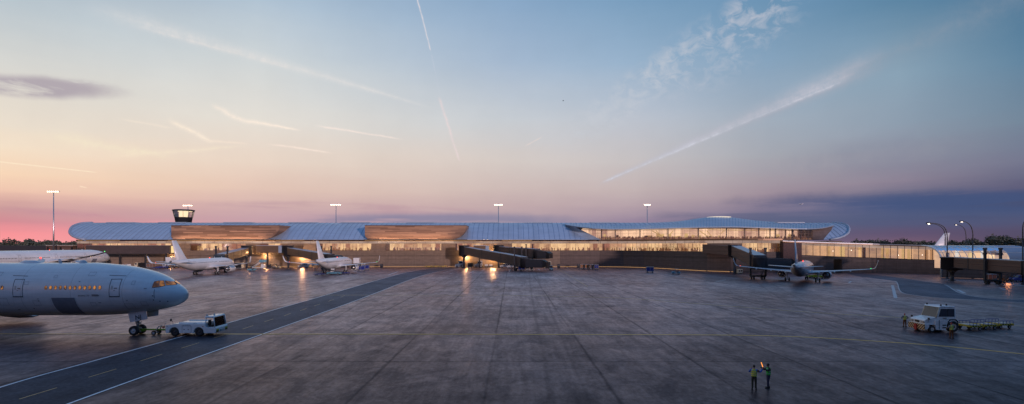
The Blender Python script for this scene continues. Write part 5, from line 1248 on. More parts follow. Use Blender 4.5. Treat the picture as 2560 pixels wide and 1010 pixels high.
for x in (-2.0, 1.02):
    for s in (-1, 1): wheel(P, x, s*1.02, .56, .56, .42, 'dark')
b = MB(); b.prism([(1.8, 1.05), (1.8, 2.28), (2.75, 2.28), (2.98, 1.05)], -1.28, -1.2) if False else None
for s in (-1, 1):
    for pts in ([(1.84, s*1.22, 1.15), (1.84, s*1.18, 2.36)], [(2.98, s*1.22, 1.1), (2.78, s*1.18, 2.36)], [(1.84, s*1.18, 2.3), (2.78, s*1.18, 2.3)]): b.tube(pts, .06, 5)
b.box(1.78, 1.86, -1.2, 1.2, 1.12, 1.55); b.build('cab_frame', 'white', P)
b = MB(); b.hexa([(1.72, -1.28, 2.32), (2.86, -1.28, 2.32), (2.86, 1.28, 2.32), (1.72, 1.28, 2.32)], [(1.8, -1.2, 2.46), (2.74, -1.2, 2.46), (2.74, 1.2, 2.46), (1.8, 1.2, 2.46)]); b.build('cab_roof', 'white', P, bevel=.03)
b = MB(); b.hexa([(2.99, -1.15, 1.18), (2.99, 1.15, 1.18), (2.96, 1.15, 1.18), (2.96, -1.15, 1.18)], [(2.82, -1.12, 2.3), (2.82, 1.12, 2.3), (2.79, 1.12, 2.3), (2.79, -1.12, 2.3)]); b.build('windscreen', 'glassb', P)
for y in (-.6, .5): bx(P, 'seat', 'seat', 2.02, 2.4, y-.25, y+.25, 1.12, 1.35); bx(P, 'seat_back', 'seat', 1.92, 2.04, y-.25, y+.25, 1.3, 1.95)
b = MB(); b.lathe([(0, .2), (.03, .2)], 'z', c=(2.6, -.6, 1.55), n=14, caps=True); b.tube([(2.8, -.6, 1.2), (2.6, -.6, 1.55)], .04, 6); b.build('steering_wheel', 'black', P)
b = MB(); b.prism([(2.98, .42), (3.12, .5), (3.14, 1.0), (3.0, 1.2)], -1.28, 1.28); b.build('front_panel', 'white', P, bevel=.02)
for y in (-.95, .95): b = MB(); b.box(3.13, 3.17, y-.25, y+.25, .52, .88); b.build('headlight_guard', 'hazard_y', P)
b = MB(); b.box(3.13, 3.3, -.4, .4, .5, .78); b.build('tow_hitch', 'strut', P)
b = MB(); b.box(-1.0, .1, -1.315, -1.305, .5, 1.28); pn = b.build('side_hatch', 'white', P, bevel=0)
b = MB(); b.box(-1.01, -.99, -1.32, -1.3, .5, 1.28); b.box(.09, .11, -1.32, -1.3, .5, 1.28); b.box(-1, .1, -1.32, -1.3, 1.27, 1.29); b.box(-.82, -.68, -1.33, -1.31, .82, .9); b.box(-.3, -.16, -1.33, -1.31, .82, .9); b.build('latch', 'line', pn)
for x, z in ((-2.85, 1.22), (1.55, 1.22)): b = MB(); b.box(x-.05, x+.05, -1.325, -1.3, z-.04, z+.04); b.build('side_lamp', 'orange', P)
for t, s, x, y, z in (('TREPEL', .17, .05, -.905, 1.54), ('CHALLENGER 430', .13, -1.0, -1.325, 1.34)):
    b = text_mb(t, s)
    for v in b.bm.verts: u, w = v.co.x, v.co.y; v.co = (x+u, y-.01 if z < 1.5 else y+.0+w*.6-.05, z+w*(1 if z < 1.5 else .6))
    b.build('lettering', 'line', P, fix=False)
for x, y in ((1.9, -1.05), (2.3, -.2)): b = MB(); b.lathe([(2.4, .1), (2.62, .1), (2.7, .02)], 'z', c=(x, y, 0), n=10); b.build('beacon', 'column', P)
b = MB(); b.tube([(-2.4, -.9, 1.4), (-2.35, -1.0, 1.75), (-2.5, -1.05, 1.95)], .02, 5); b.lathe([(-.03, .16), (.03, .16)], c=(-2.55, -1.05, 1.98), n=12, caps=True); b.build('mirror', 'dark', P)
P_tug = bpy.data.objects['pushback_tractor']; P_tug.scale = (.94, .95, .95); P_tug.location.x = -37.15
# tow bar
TW = empty('towbar', (-42.1, 60, 0), 0, 'lime green towbar on small wheels linking the pushback tractor to the nose gear', 'towbar')
b = MB(); b.tube([(-1.9, 0, .62), (1.9, 0, .56)], .1, 8); b.tube([(-1.9, 0, .62), (-2.05, 0, .62)], .16, 6); b.build('bar', 'lime', TW)
b = MB(); b.box(-1.6, -1.3, -.2, .2, .42, .56); b.build('shear_head', 'lime', TW)
b = MB(); b.tube([(.1, -.35, .25), (.55, -.25, 1.0), (.75, 0, 1.05)], .06, 6); b.tube([(.1, .35, .25), (.55, .25, 1.0), (.75, 0, 1.05)], .06, 6); b.tube([(.1, -.45, .25), (.1, .45, .25)], .05, 6); b.tube([(.9, 0, .6), (1.0, 0, 1.05), (1.25, 0, 1.4)], .03, 5); b.build('wheel_frame', 'strut', TW)
b = MB(); b.box(.85, 1.05, -.1, .1, .8, 1.0); b.build('pump', 'red', TW)
for s in (-.45, .45): wheel(TW, .1, s, .27, .27, .18)
# belt dolly train right of the big tractor
for k, (px, D, lab) in enumerate(((2424, 63.6, 'yellow and black trimmed dolly directly behind the big white tow tractor'), (2461, 64.3, 'middle yellow dolly of the three behind the big tow tractor'), (2498, 65.0, 'last yellow dolly at the right end of the train behind the big tow tractor'))):
    Q = V0('cargo_dolly', px, 0, 4, lab, 'dolly', 'yellow dollies behind the tow tractor', D); wheels(Q, (-.6, .6), .7, .22, .16)
    b = MB(); b.box(-.92, .92, -.95, -.85, .42, .62); b.box(-.92, .92, .85, .95, .42, .62); b.build('striped_beam', 'hazard_y', Q)
    b = MB(); b.box(-.95, -.7, -.97, .97, .45, .66); b.build('cross_beam', 'yellow', Q); b = MB(); b.box(.7, .95, -.97, .97, .45, .66); b.build('cross_beam', 'yellow', Q)
    b = MB(); b.box(-.7, .7, -.84, .84, .5, .58); 
    for i in range(6): x = -.6+i*.24; b.tube([(x, -.84, .64), (x, .84, .64)], .05, 6)
    b.build('roller_deck', 'column', Q)
    b = MB()
    for s in (-.9, .9):
        b.tube([(-.92, s, 1.0), (.92, s, 1.0)], .035, 5)
        for i in range(5): x = -.9+.45*i; b.tube([(x, s, .6), (x, s, 1.0)], .03, 5)
    b.build('side_rail', 'bluem', Q); b = MB(); b.tube([(-.95, 0, .45), (-1.2, 0, .45)], .05, 6); b.build('coupling', 'dark', Q)
# far apron vehicles
def stairs_truck(px, py, head, label, D=None):
    P = V0('passenger_stairs', px, py, head, label, 'stairs truck', G, D); wheels(P, (-1.8, 1.7), .8, .38)
    b = MB(); b.box(-2.9, 2.4, -.95, .95, .45, .75); b.build('chassis', 'white_s', P); b = MB(); b.prism([(-2.9, .75), (-2.9, 1.6), (-2.6, 2.1), (-1.6, 2.15), (-1.5, .75)], -.95, .95); c = b.build('cab', 'white_s', P, bevel=.05)
    bx(c, 'window', 'vglass', -2.5, -1.7, -.97, -.955, 1.5, 2.0, bevel=0)
    b = MB()
    for s in (-.8, .8): b.tube([(2.8, s, .6), (-.9, s, 3.0)], .12, 4); b.tube([(2.8, s, 1.6), (-.9, s, 4.), (-2.8, s, 4.)], .04, 4)
    for i in range(14): f = (i+.5)/14; b.box(2.8-3.7*f-.14, 2.8-3.7*f+.14, -.8, .8, .6+2.4*f, .64+2.4*f)
    b.build('stair_flight', 'white_s', P); bx(P, 'platform', 'cyan', -3.0, -.9, -1.1, 1.1, 3.0, 3.15)
    b = MB()
    for s in (-1.05, 1.05): b.box(-3., -.9, s-.03, s+.03, 3.15, 4.1)
    b.build('platform_rail', 'cyan', P); b = MB(); b.tube([(-2, -.6, .75), (-1.2, -.6, 3.0)], .09, 5); b.tube([(-1.2, .6, .75), (-2, .6, 3.0)], .09, 5); b.build('scissor_lift', 'strut', P); return P
def catering(px, py, head, label, D=None, box='white_s', h=2.6):
    P = V0('catering_truck', px, py, head, label, 'catering truck', G, D); wheels(P, (-2.2, 2.4), .95, .45)
    b = MB(); b.box(-3.4, 3.2, -1.05, 1.05, .6, .9); b.build('chassis', 'dark', P); b = MB(); b.prism([(2.1, .7), (2.1, 2.4), (3.1, 2.4), (3.5, 1.6), (3.55, .7)], -1.15, 1.15); c = b.build('cab', 'white_s', P, bevel=.06)
    b = MB(); b.hexa([(3.5, -1, 1.55), (3.5, 1, 1.55), (3.53, 1, 1.55), (3.53, -1, 1.55)], [(3.18, -1, 2.25), (3.18, 1, 2.25), (3.22, 1, 2.25), (3.22, -1, 2.25)]); b.build('windscreen', 'vglass', c)
    bx(P, 'lifted_box', box, -3.4, 2.0, -1.2, 1.2, h, h+2.3, bevel=.04); b = MB()
    for s in (-.9, .9): b.tube([(-2.8, s, .9), (1.2, s, h)], .09, 5); b.tube([(1.2, s, .9), (-2.8, s, h)], .09, 5)
    b.build('scissor_lift', 'strut', P); bx(P, 'front_platform', 'strut', 2.0, 3.4, -1.1, 1.1, h, h+.1); return P
def belt_loader(px, py, head, label, D=None, col='cyan', tilt=1.6):
    P = V0('belt_loader', px, py, head, label, 'belt loader', G, D); wheels(P, (-1.6, 1.6), .75, .36)
    b = MB(); b.prism([(-2.4, .4), (-2.4, .85), (-1.0, 1.05), (2.2, 1.0), (2.5, .8), (2.5, .4)], -.85, .85); b.build('body', col, P, bevel=.04)
    b = MB(); b.prism([(.3, 1.0), (.3, 2.2), (1.2, 2.2), (1.45, 1.0)], -.85, .1); c = b.build('cab', 'white_s', P, bevel=.04); bx(c, 'window', 'vglass', .5, 1.15, -.87, -.855, 1.35, 2.05, bevel=0)
    b = MB(); b.hexa([(-3.2, .2, .9), (3.4, .2, .9+tilt), (3.4, .85, .9+tilt), (-3.2, .85, .9)], [(-3.2, .2, 1.12), (3.4, .2, 1.12+tilt), (3.4, .85, 1.12+tilt), (-3.2, .85, 1.12)]); b.build('conveyor_belt', 'dark', P); return P
def bin_(px, D, label, h=1.8):
    P = V0('waste_bin', px, 0, 0, label, 'bin', 'dark bins along the terminal wall', D); b = MB(); b.prism([(-.6, 0), (-.66, h*.85), (-.3, h), (.3, h), (.66, h*.85), (.6, 0)], -.5, .5); b.build('body', 'dark', P, bevel=.04); bx(P, 'lid_bar', 'strut', -.55, .55, -.53, -.51, h*.7, h*.76); return P
van(313, 0, 165, 'white utility vehicle near the wall above the foreground airliner', D=227)
dolly(284, 0, 0, 'cream framed cargo dolly left of the white utility vehicle', 'cream', 228, 1.2, 'cream')
catering(100, 0, 90, 'catering truck with a yellow raised box behind the far left airliner', 214, 'yellow', 5.6)
P = V0('flatbed_truck', 358, 0, 180, 'flatbed truck with cream cab and dark load below the end of the long walkway', 'truck', G, 233)
wheels(P, (-2.6, 2.3), .9, .42); b = MB(); b.prism([(2.0, .5), (2.0, 2.5), (2.9, 2.5), (3.3, 1.6), (3.3, .5)], -1.1, 1.1); c = b.build('cab', 'cream', P, bevel=.06); bx(c, 'window', 'vglass', 2.2, 2.9, 1.105, 1.12, 1.5, 2.3, bevel=0); bx(P, 'flatbed', 'dark', -3.8, 1.9, -1.1, 1.1, .7, .95); bx(P, 'load', 'black', -3.7, 1.7, -1., 1., .96, 2.4)
belt_loader(407, 0, 10, 'belt loader with blue body under the left wing of the narrow body airliner', 226, 'bluem')
dolly(392, 0, 5, 'dark cargo dolly left of the belt loader under the wing', 'bluem', 222); cart(377, 0, 0, 'brown curtained baggage cart beside the flatbed truck', 'brown', 229)
catering(433, 0, 90, 'white catering truck partly hidden by the tail fin of the left narrow body airliner', 229, 'white_s', 2.8)
container(599, 670, 0, 'black container with cream edge beside the nose of the left narrow body airliner', 222, 1.25)
stairs_truck(646, 672, 180, 'white passenger stairs truck with pale blue platform between the two left gates', 222)
tractor(630, 678, 180, 'small pale blue baggage tractor in front of the passenger stairs truck', 'cyan')
P = V0('blast_screen', 674, 674, 0, 'free standing dark panel on legs near the two parked baggage tractors', 'screen'); bx(P, 'panel', 'dark', -.7, .7, -.04, .04, .7, 2.1); b = MB(); [b.box(x-.05, x+.05, -.3, .3, 0, .7) for x in (-.6, .6)]; b.build('legs', 'strut', P)
tractor(678, 0, 180, 'left one of two cream baggage tractors parked by the wall under the walkway', 'cream', 232)
tractor(692, 0, 180, 'right one of two cream baggage tractors, with a raised beacon mast, under the walkway', 'cream', 229)
P = van(759, 669, 180, 'bright white low utility truck right of the second rotunda column', 'white_s', 233)
dolly(798, 689, 176, 'empty blue flat dolly on the open apron before the second gate', 'bluem'); dolly(862, 0, 176, 'blue flat dolly under the engine of the second gate airliner', 'bluem', 182)
belt_loader(836, 687, 176, 'pale belt loader standing under the tail of the second gate airliner', None, 'cyan', 1.0)
cart(903, 677, 4, 'front blue curtained baggage cart right of the second gate airliner', 'blue', D=204); cart(914, 672, 4, 'rear blue curtained baggage cart right of the second gate airliner', 'blue', D=214)
catering(893, 0, 100, 'catering truck raised at the nose of the second gate airliner', 223, 'white_s', 2.6); container(898, 0, 0, 'dark cargo container behind the blue baggage carts', 225, 1.2)
bin_(954, 235, 'dark bin against the bare concrete wall right of the second gate'); bin_(1396.5, 232, 'dark bin right of the small blue tractor'); bin_(1446, 234, 'dark bin left of the orange baggage train')
for k, px in enumerate((1072, 1090, 1108)): dolly(px, 0, 0, ('left', 'middle', 'right')[k]+' yellow flat dolly in the row of three against the wall', 'yellow', 238.4, .95)
container(1175, 0, 180, 'black box container between the two small white tow tractors', 231, 1.1)
for k, px in enumerate((1216, 1227)): dolly(px, 0, 0, ('left', 'right')[k]+' dolly carrying a white box behind the thin bridge column', 'dark', 237, .55, 'white')
van(1263, 668, 175, 'white speckled utility vehicle under the middle of the sloping central jet bridge', 'white_s', 233); van(1280, 670, 172, 'white utility vehicle right of the speckled one under the central jet bridge', 'white_s', 229)
cart(1304, 678, 0, 'low baggage cart with bright blue cover at the end of the central jet bridge', 'blue', 205, .9); tractor(1325, 679, 180, 'open white baggage tractor right of the blue covered cart', 'white_s', 205)
P = V0('equipment_shed', 1370, 0, 0, 'black open box shelter with cream frame right of the central jet bridge', 'shelter', None, 231); bx(P, 'interior', 'black', -1.2, 1.2, .0, 1.9, .1, 2.9); b = MB(); b.box(-1.35, 1.35, -.08, 2, 2.9, 3.05); b.box(1.2, 1.4, -.08, 2, 0, 2.9); b.box(-1.35, -1.2, -.08, 2, 0, 2.9); b.build('frame', 'cream', P)
tractor(1378, 675, 95, 'small pale blue baggage tractor seen from behind near the black shelter', 'cyan', 212)
for k, (px, D, c, l) in enumerate(((1456, 221, 'orange', 'leftmost orange curtained cart of the baggage train by the wall'), (1467, 220, 'orange', 'second orange cart of the baggage train by the wall'), (1479, 218.5, 'brown', 'third, browner cart of the baggage train by the wall'), (1491, 217, 'blue', 'blue ended last cart of the baggage train by the wall'))): cart(px, 0, 0, l, c, D, .56)
cart(1625, 682, 170, 'lone dark blue baggage cart on the open apron before the lounge', 'blue', 194, .9); tractor(1690, 686, 165, 'lone small blue and dark baggage tractor on the apron right of the lone cart', 'cyan', 183)
P = V0('cargo_lift', 1849, 0, 180, 'cream boxy service cabin on wheels beneath the right jet bridge rotunda', 'service cabin', None, 186); wheels(P, (-.5, .5), .5, .22, .15); bx(P, 'cabin', 'cream', -.85, .85, -.7, .7, .3, 1.75); bx(P, 'window', 'black', -.7, -.1, .705, .72, .8, 1.4, bevel=0); bx(P, 'window', 'black', .15, .7, .705, .72, .8, 1.4, bevel=0)
belt_loader(2045, 0, 120, 'yellow green belt loader partly hidden behind the gear of the right narrow body airliner', 160, 'lime', 1.2); dolly(2030, 0, 0, 'lime dolly beside the nose gear of the right narrow body airliner', 'lime', 163)
tractor(2500, 0, 180, 'dark truck cab with cool lit window under the pavilion jet bridge', 'dark', 143); P = van(2548, 0, 180, 'dark blue utility vehicle with lit rear at the right edge', 'bluem', 145)
cart(2475, 0, 0, 'dark baggage cart beneath the pavilion jet bridge', 'brown', 147, .8)
P = V0('bird', 1408, 0, 0, 'tiny dark bird high in the pale sky', 'bird', None, 300); P.location.z = zat(252, 300)
b = MB(); b.loft([[(x, .12*r*math.cos(a), .12*r*math.sin(a)) for a in (0, 1.57, 3.14, 4.71)] for x, r in ((-.5, .1), (-.2, .9), (.2, 1), (.45, .4), (.55, .1))]); b.build('body', 'black', P)
for s in (-1, 1): b = MB(); b.hexa([(-.2, 0, .0), (.2, 0, 0), (.1, s*.5, .3), (-.2, s*.5, .3)], [(-.2, 0, .03), (.2, 0, .03), (0, s*.95, .12), (-.15, s*.95, .12)]); b.build('wing', 'black', P)

# ------------------------------------------------------------------ people
def skinmesh(verts, edges, radii, root=0, sub=2):
    me = bpy.data.meshes.new('limbs'); me.from_pydata(verts, edges, []); o = bpy.data.objects.new('limbs', me); COL.objects.link(o)
    md = o.modifiers.new('s', 'SKIN'); md.use_smooth_shade = True
    for v, r in zip(me.skin_vertices[0].data, radii): v.radius = (r, r) if isinstance(r, (int, float)) else r
    me.skin_vertices[0].data[root].use_root = True
    sb = o.modifiers.new('b', 'SUBSURF'); sb.levels = sub; sb.render_levels = sub
    dg = bpy.context.evaluated_depsgraph_get(); dg.update(); m2 = bpy.data.meshes.new_from_object(o.evaluated_get(dg)); bpy.data.objects.remove(o)
    b = MB(); b.bm.from_mesh(m2); bpy.data.meshes.remove(m2); 
    for f in b.bm.faces: f.smooth = True
    return b
def person(px, py, face, label, shirt, vest, trous, armL, armR, legs=((.02, .11), (-.02, -.11)), skin='skin', hat=None, lean=0, h=1.8):
    """face = heading degrees; arms: [(elbow), (wrist), (fingertip)] offsets from shoulder in local x fwd, y left, z up"""
    x, y = gp(px, py); k = h/1.8
    hp = [(0, 0, .96), (lean*.3, 0, 1.12), (lean*.8, 0, 1.36), (lean, 0, 1.5), (lean+.02, 0, 1.58)]
    shL, shR = Vector((lean*.9, .19, 1.43)), Vector((lean*.9, -.19, 1.43))
    V = [Vector(p) for p in hp]; E = [(0, 1), (1, 2), (2, 3), (3, 4)]; R = [.14, .125, .14, .055, .06]
    LG = []
    for (fx, fy) in legs:
        a = len(V); kx = fx*.6+.03; V += [Vector((0, fy*.85, .9)), Vector((kx, fy, .5)), Vector((fx, fy*1.05, .1)), Vector((fx+.15, fy*1.2, .045))]; E += [(0, a), (a, a+1), (a+1, a+2), (a+2, a+3)]; R += [.09, .062, .042, .04]; LG.append(V[a:a+4])
    AR = []
    for sh, arm in ((shL, armL), (shR, armR)):
        a = len(V); e, w = sh+Vector(arm[0]), sh+Vector(arm[1]); hd = (Vector(arm[2])-Vector(arm[1])).normalized(); V += [sh, e, w, w+hd*.09]; E += [(2, a), (a, a+1), (a+1, a+2), (a+2, a+3)]; R += [.055, .044, .032, (.042, .022)]; AR.append((sh, e, w, hd))
    b = skinmesh(V, E, R)
    # head with nose, brow, ears
    hx = lean+.03
    b.bm.verts.ensure_lookup_table()
    rings = []
    for t in range(11):
        a = PI*t/10; z = 1.685-.125*math.cos(a)*1.0; s = math.sin(a); jaw = 1-.22*max(0, -(z-1.66))/.1
        rings.append([(hx+.095*s*math.cos(u)*jaw*(1.05 if math.cos(u) > 0 else 1)+(.02 if abs(u) < .2 and 4 <= t <= 5 else 0), .076*s*math.sin(u)*jaw, z) for u in [2*PI*i/14 for i in range(14)]])
    b.loft(rings)
    for s in (-1, 1): b.lathe([(-.012, .001), (-.01, .026), (.01, .026), (.012, .001)], 'y', c=(hx-.005, s*.078, 1.68), n=8)
    for sh, e, w, hd in AR:      # five fingers each
        p0 = w+hd*.09; side = hd.cross(Vector((1, 0, 0))); side = side if side.length > .2 else hd.cross(Vector((0, 1, 0))); side.normalize(); dn = hd.cross(side)
        for i, ln in enumerate((.068, .078, .072, .056)): q = p0+side*(.018*(i-1.5)); b.tube([q-hd*.015, q+hd*ln*.5, q+hd*ln*.85+dn*.02], [.0095, .0085, .006], 5)
        q = w+hd*.035; b.tube([q, q+side*.05+hd*.02, q+side*.06+hd*.055], [.012, .0105, .008], 5)
    P = b.build('person', skin, None, (x, y, 0)); P.rotation_euler = (0, 0, math.radians(face)); P.scale = (k, k, k); tag(P, label, 'person')
    # face details, hair
    b = MB()
    for s in (-1, 1): b.lathe([(-.002, .001), (0, .012), (.004, .001)], c=(hx+.088, s*.032, 1.695), n=6)
    b.box(hx+.085, hx+.092, -.022, .022, 1.628, 1.636); b.build('face_features', 'hair', P)
    b = MB(); rr = []
    for t in range(7):
        a = PI*.55*t/6; z = 1.69+.135*math.cos(a); s = math.sin(a); rr.append([(hx-.012+.102*s*math.cos(u)*(1+.04*math.sin(5*u+t)), .083*s*math.sin(u)*(1+.03*math.sin(4*u+t)), z+(.045 if math.cos(u) > .3 and t > 3 else 0)) for u in [2*PI*i/14 for i in range(14)]])
    b.loft(rr); b.build('hair' if not hat else 'helmet', hat or 'hair', P)
    # clothes
    V = [Vector((0, 0, .97)), Vector((lean*.3, 0, 1.1))]; E = [(0, 1)]; R = [(.155, .125), (.15, .115)]
    for lg in LG: a = len(V); V += [lg[0], lg[1], lg[2]+Vector((0, 0, -.02))]; E += [(0, a), (a, a+1), (a+1, a+2)]; R += [.108, .08, .066]
    skinmesh(V, E, R).build('trousers', trous, P)
    V = [Vector((lean*.3, 0, 1.02)), Vector((lean*.6, 0, 1.22)), Vector((lean*.85, 0, 1.4)), Vector((lean*.98, 0, 1.49))]; E = [(0, 1), (1, 2), (2, 3)]; R = [.135, .14, .15, .07]
    for sh, e, w, hd in AR: a = len(V); V += [sh, e, w-(w-e).normalized()*.01]; E += [(2, a), (a, a+1), (a+1, a+2)]; R += [.1, .064, .05]
    skinmesh(V, E, R).build('shirt', shirt, P)
    b = MB(); rr = []
    for z, wx, wy in ((1.0, .15, .2), (1.12, .15, .195), (1.25, .155, .2), (1.36, .16, .215), (1.45, .14, .2), (1.51, .1, .12)): rr.append([(lean*(z-1)*2*.9+wx*math.cos(u), wy*math.sin(u), z) for u in [2*PI*i/18 for i in range(18)]])
    b.loft(rr, False, False); b.build('vest', vest, P)
    for lg in LG:
        f = lg[3]; b = MB(); b.prism([(f.x-.26, 0), (f.x-.27, .1), (f.x-.16, .13), (f.x-.02, .09), (f.x+.07, .06), (f.x+.08, 0)], f.y-.045, f.y+.045); b.build('shoe', 'black', P, bevel=.012)
    return P
A_ = person(1885, 974, 60, 'person in yellow reflective vest and blue shirt holding up a glowing wand', 'shirt_b', 'vest_y', 'trous_g', [(.12, .16, -.2), (.3, .02, -.02), (.33, 0, .06)], [(.16, -.22, -.14), (.3, -.36, .1), (.28, -.4, .2)], legs=((-.03, .1), (.05, -.11)))
sh = Vector((0, -.19, 1.43)); wpt = sh+Vector((.29, -.39, .17)); b = MB(); b.tube([wpt-Vector((0, 0, .1)), wpt+Vector((-.02, .02, .08))], .02, 8, 1); b.tube([wpt+Vector((-.02, .02, .08)), wpt+Vector((-.12, .12, .42))], [.03, .022], 8, 0)
wd = b.build('signal_wand', ['e_amber', 'black'], None, A_.location); wd.rotation_euler = A_.rotation_euler; tag(wd, 'glowing orange signal wand held up by the person in the yellow vest', 'signal wand')
person(1921, 969.5, 178, 'dark haired person in green reflective vest raising an arm toward the wand holder', 'shirt_k', 'vest_g', 'trous_b', [(.2, .1, -.12), (.42, .1, .08), (.5, .1, .14)], [(.2, -.02, -.14), (.44, 0, .02), (.52, 0, .08)], legs=((.08, .1), (-.05, -.1)), skin='skin_d')
person(2262, 817, 75, 'person in yellow vest and brown trousers left of the striped tractor bumper', 'shirt_g', 'vest_y', 'trous_o', [(-.02, .2, -.22), (.12, .1, -.36), (.2, .04, -.36)], [(0, -.22, -.2), (.14, -.1, -.34), (.2, -.04, -.34)], hat='red', h=1.72)
person(2379, 846, 92, 'person in yellow vest seen from behind at the big tow tractor rear wheel', 'shirt_g', 'vest_y', 'trous_o', [(.02, .2, -.2), (.2, .14, -.3), (.28, .12, -.28)], [(.02, -.2, -.2), (.2, -.14, -.3), (.28, -.12, -.28)], legs=((.0, .15), (-.0, -.15)), hat='red', h=1.78)

# ------------------------------------------------------------------ sky
W = bpy.data.worlds.new('World'); S.world = W; W.use_nodes = True; nt = W.node_tree; nt.nodes.clear(); q = NT(nt)
g = q.n('ShaderNodeTexCoord').outputs['Generated']; sx = q.n('ShaderNodeSeparateXYZ'); q.link(g, sx.inputs[0]); X, Y, Z = sx.outputs
az = q.m('MULTIPLY', q.m('ARCTAN2', X, Y), 180/PI)
hz = q.m('SQRT', q.m('ADD', q.m('MULTIPLY', X, X), q.m('MULTIPLY', Y, Y)))
el = q.m('DIVIDE', Z, q.m('MAXIMUM', hz, .001))
st = q.noise(q.vscale(g, (3, 3, 26)), 1, 5, .6)           # thin horizontal cloud layers
elw = q.m('ADD', el, q.m('MULTIPLY', q.m('SUBTRACT', st, .5), .03))
t = q.m('MULTIPLY', elw, 2., clamp=True)
def ramp(stops):
    r = q.n('ShaderNodeValToRGB'); r.color_ramp.interpolation = 'B_SPLINE' if False else 'EASE'; e = r.color_ramp.elements
    stops = sorted(stops); 
    while len(e) < len(stops): e.new(.5)
    for i, (p, c) in enumerate(stops): e[i].position = p; e[i].color = (*lin(*c), 1)
    r.color_ramp.interpolation = 'LINEAR'
    q.link(t, r.inputs[0]); return r.outputs[0]
def tk(y, c): return (YH-y)/F*2*c
TOP = (1., (95, 135, 175))
R = SKY = [
 (-180, [(0, (84, 80, 112)), (.12, (76, 92, 138)), (.4, (62, 104, 168)), (1., (64, 112, 178))]),
 (-95, [(0, (250, 150, 130)), (.06, (255, 176, 130)), (.16, (252, 205, 165)), (.4, (232, 215, 195)), (1., (140, 165, 195))]),
 (-45, [(tk(606, .707), (255, 158, 158)), (tk(585, .707), (250, 150, 154)), (tk(555, .707), (212, 142, 150)), (tk(520, .707), (204, 156, 156)), (tk(475, .707), (240, 198, 176)), (tk(430, .707), (247, 214, 184)), (tk(370, .707), (244, 224, 200)), (tk(300, .707), (234, 222, 206)), (tk(150, .707), (214, 214, 210)), (tk(0, .707), (186, 198, 206)), (1., (120, 150, 182))]),
 (-26.7, [(tk(606, .893), (205, 150, 162)), (tk(545, .893), (198, 162, 170)), (tk(510, .893), (212, 178, 174)), (tk(470, .893), (227, 197, 182)), (tk(400, .893), (233, 213, 197)), (tk(300, .893), (228, 222, 213)), (tk(150, .893), (208, 214, 216)), (tk(0, .893), (178, 196, 212)), (1., (160, 182, 204))]),
 (0, [(tk(606, 1), (160, 140, 158)), (tk(555, 1), (172, 152, 166)), (tk(515, 1), (194, 170, 172)), (tk(470, 1), (205, 186, 182)), (tk(400, 1), (211, 201, 196)), (tk(300, 1), (199, 204, 210)), (tk(150, 1), (164, 184, 207)), (tk(0, 1), (138, 168, 199)), (1., (132, 163, 196))]),
 (13.5, [(tk(606, .97), (140, 122, 148)), (tk(555, .97), (152, 134, 156)), (tk(520, .97), (180, 160, 168)), (tk(480, .97), (194, 178, 178)), (tk(400, .97), (199, 193, 194)), (tk(300, .97), (188, 194, 205)), (tk(150, .97), (152, 178, 203)), (tk(0, .97), (122, 158, 190)), (1., (114, 150, 186))]),
 (26.7, [(tk(606, .893), (100, 96, 124)), (tk(555, .893), (100, 104, 132)), (tk(528, .893), (126, 118, 143)), (tk(490, .893), (158, 141, 154)), (tk(440, .893), (166, 156, 165)), (tk(390, .893), (166, 168, 177)), (tk(300, .893), (162, 174, 188)), (tk(150, .893), (134, 163, 189)), (tk(0, .893), (108, 147, 179)), (1., (98, 138, 174))]),
 (37.4, [(tk(606, .794), (118, 92, 114)), (tk(585, .794), (98, 84, 112)), (tk(550, .794), (80, 88, 122)), (tk(500, .794), (78, 92, 130)), (tk(482, .794), (112, 110, 134)), (tk(450, .794), (138, 128, 146)), (tk(380, .794), (148, 149, 163)), (tk(300, .794), (142, 158, 175)), (tk(180, .794), (138, 163, 182)), (tk(0, .794), (94, 134, 164)), (1., (74, 120, 160))]),
 (45, [(tk(606, .707), (84, 76, 100)), (tk(570, .707), (86, 80, 108)), (tk(520, .707), (70, 80, 114)), (tk(485, .707), (74, 80, 112)), (tk(470, .707), (94, 92, 120)), (tk(400, .707), (118, 120, 142)), (tk(300, .707), (118, 137, 156)), (tk(150, .707), (100, 134, 160)), (tk(0, .707), (76, 120, 152)), (1., (64, 108, 146))]),
 (95, [(0, (78, 74, 100)), (.15, (72, 80, 114)), (.5, (66, 96, 134)), (1., (58, 98, 142))]),
 (180, [(0, (84, 80, 112)), (.12, (76, 92, 138)), (.4, (62, 104, 168)), (1., (64, 112, 178))])]
cols = [ramp(s) for _, s in SKY]; c = cols[0]
for i in range(1, len(SKY)): c = q.mix(q.mr(az, SKY[i-1][0], SKY[i][0], 0, 1, 'LINEAR' ), c, cols[i])
zen = q.mr(Z, .55, .95, 0, 1, 'SMOOTHSTEP'); c = q.mix(zen, c, lin(92, 134, 188))
def dr(px, py): return Vector(((px-1280), F, YH-py)).normalized()
def dotv(v, w=g):
    x = q.n('ShaderNodeVectorMath'); x.operation = 'DOT_PRODUCT'; q.link(w, x.inputs[0]); x.inputs[1].default_value = v; return x.outputs['Value']
nz1 = q.noise(g, 26, 5, .7); nz2 = q.noise(g, 90, 4, .7); nz3 = q.noise(g, 9, 5, .6)
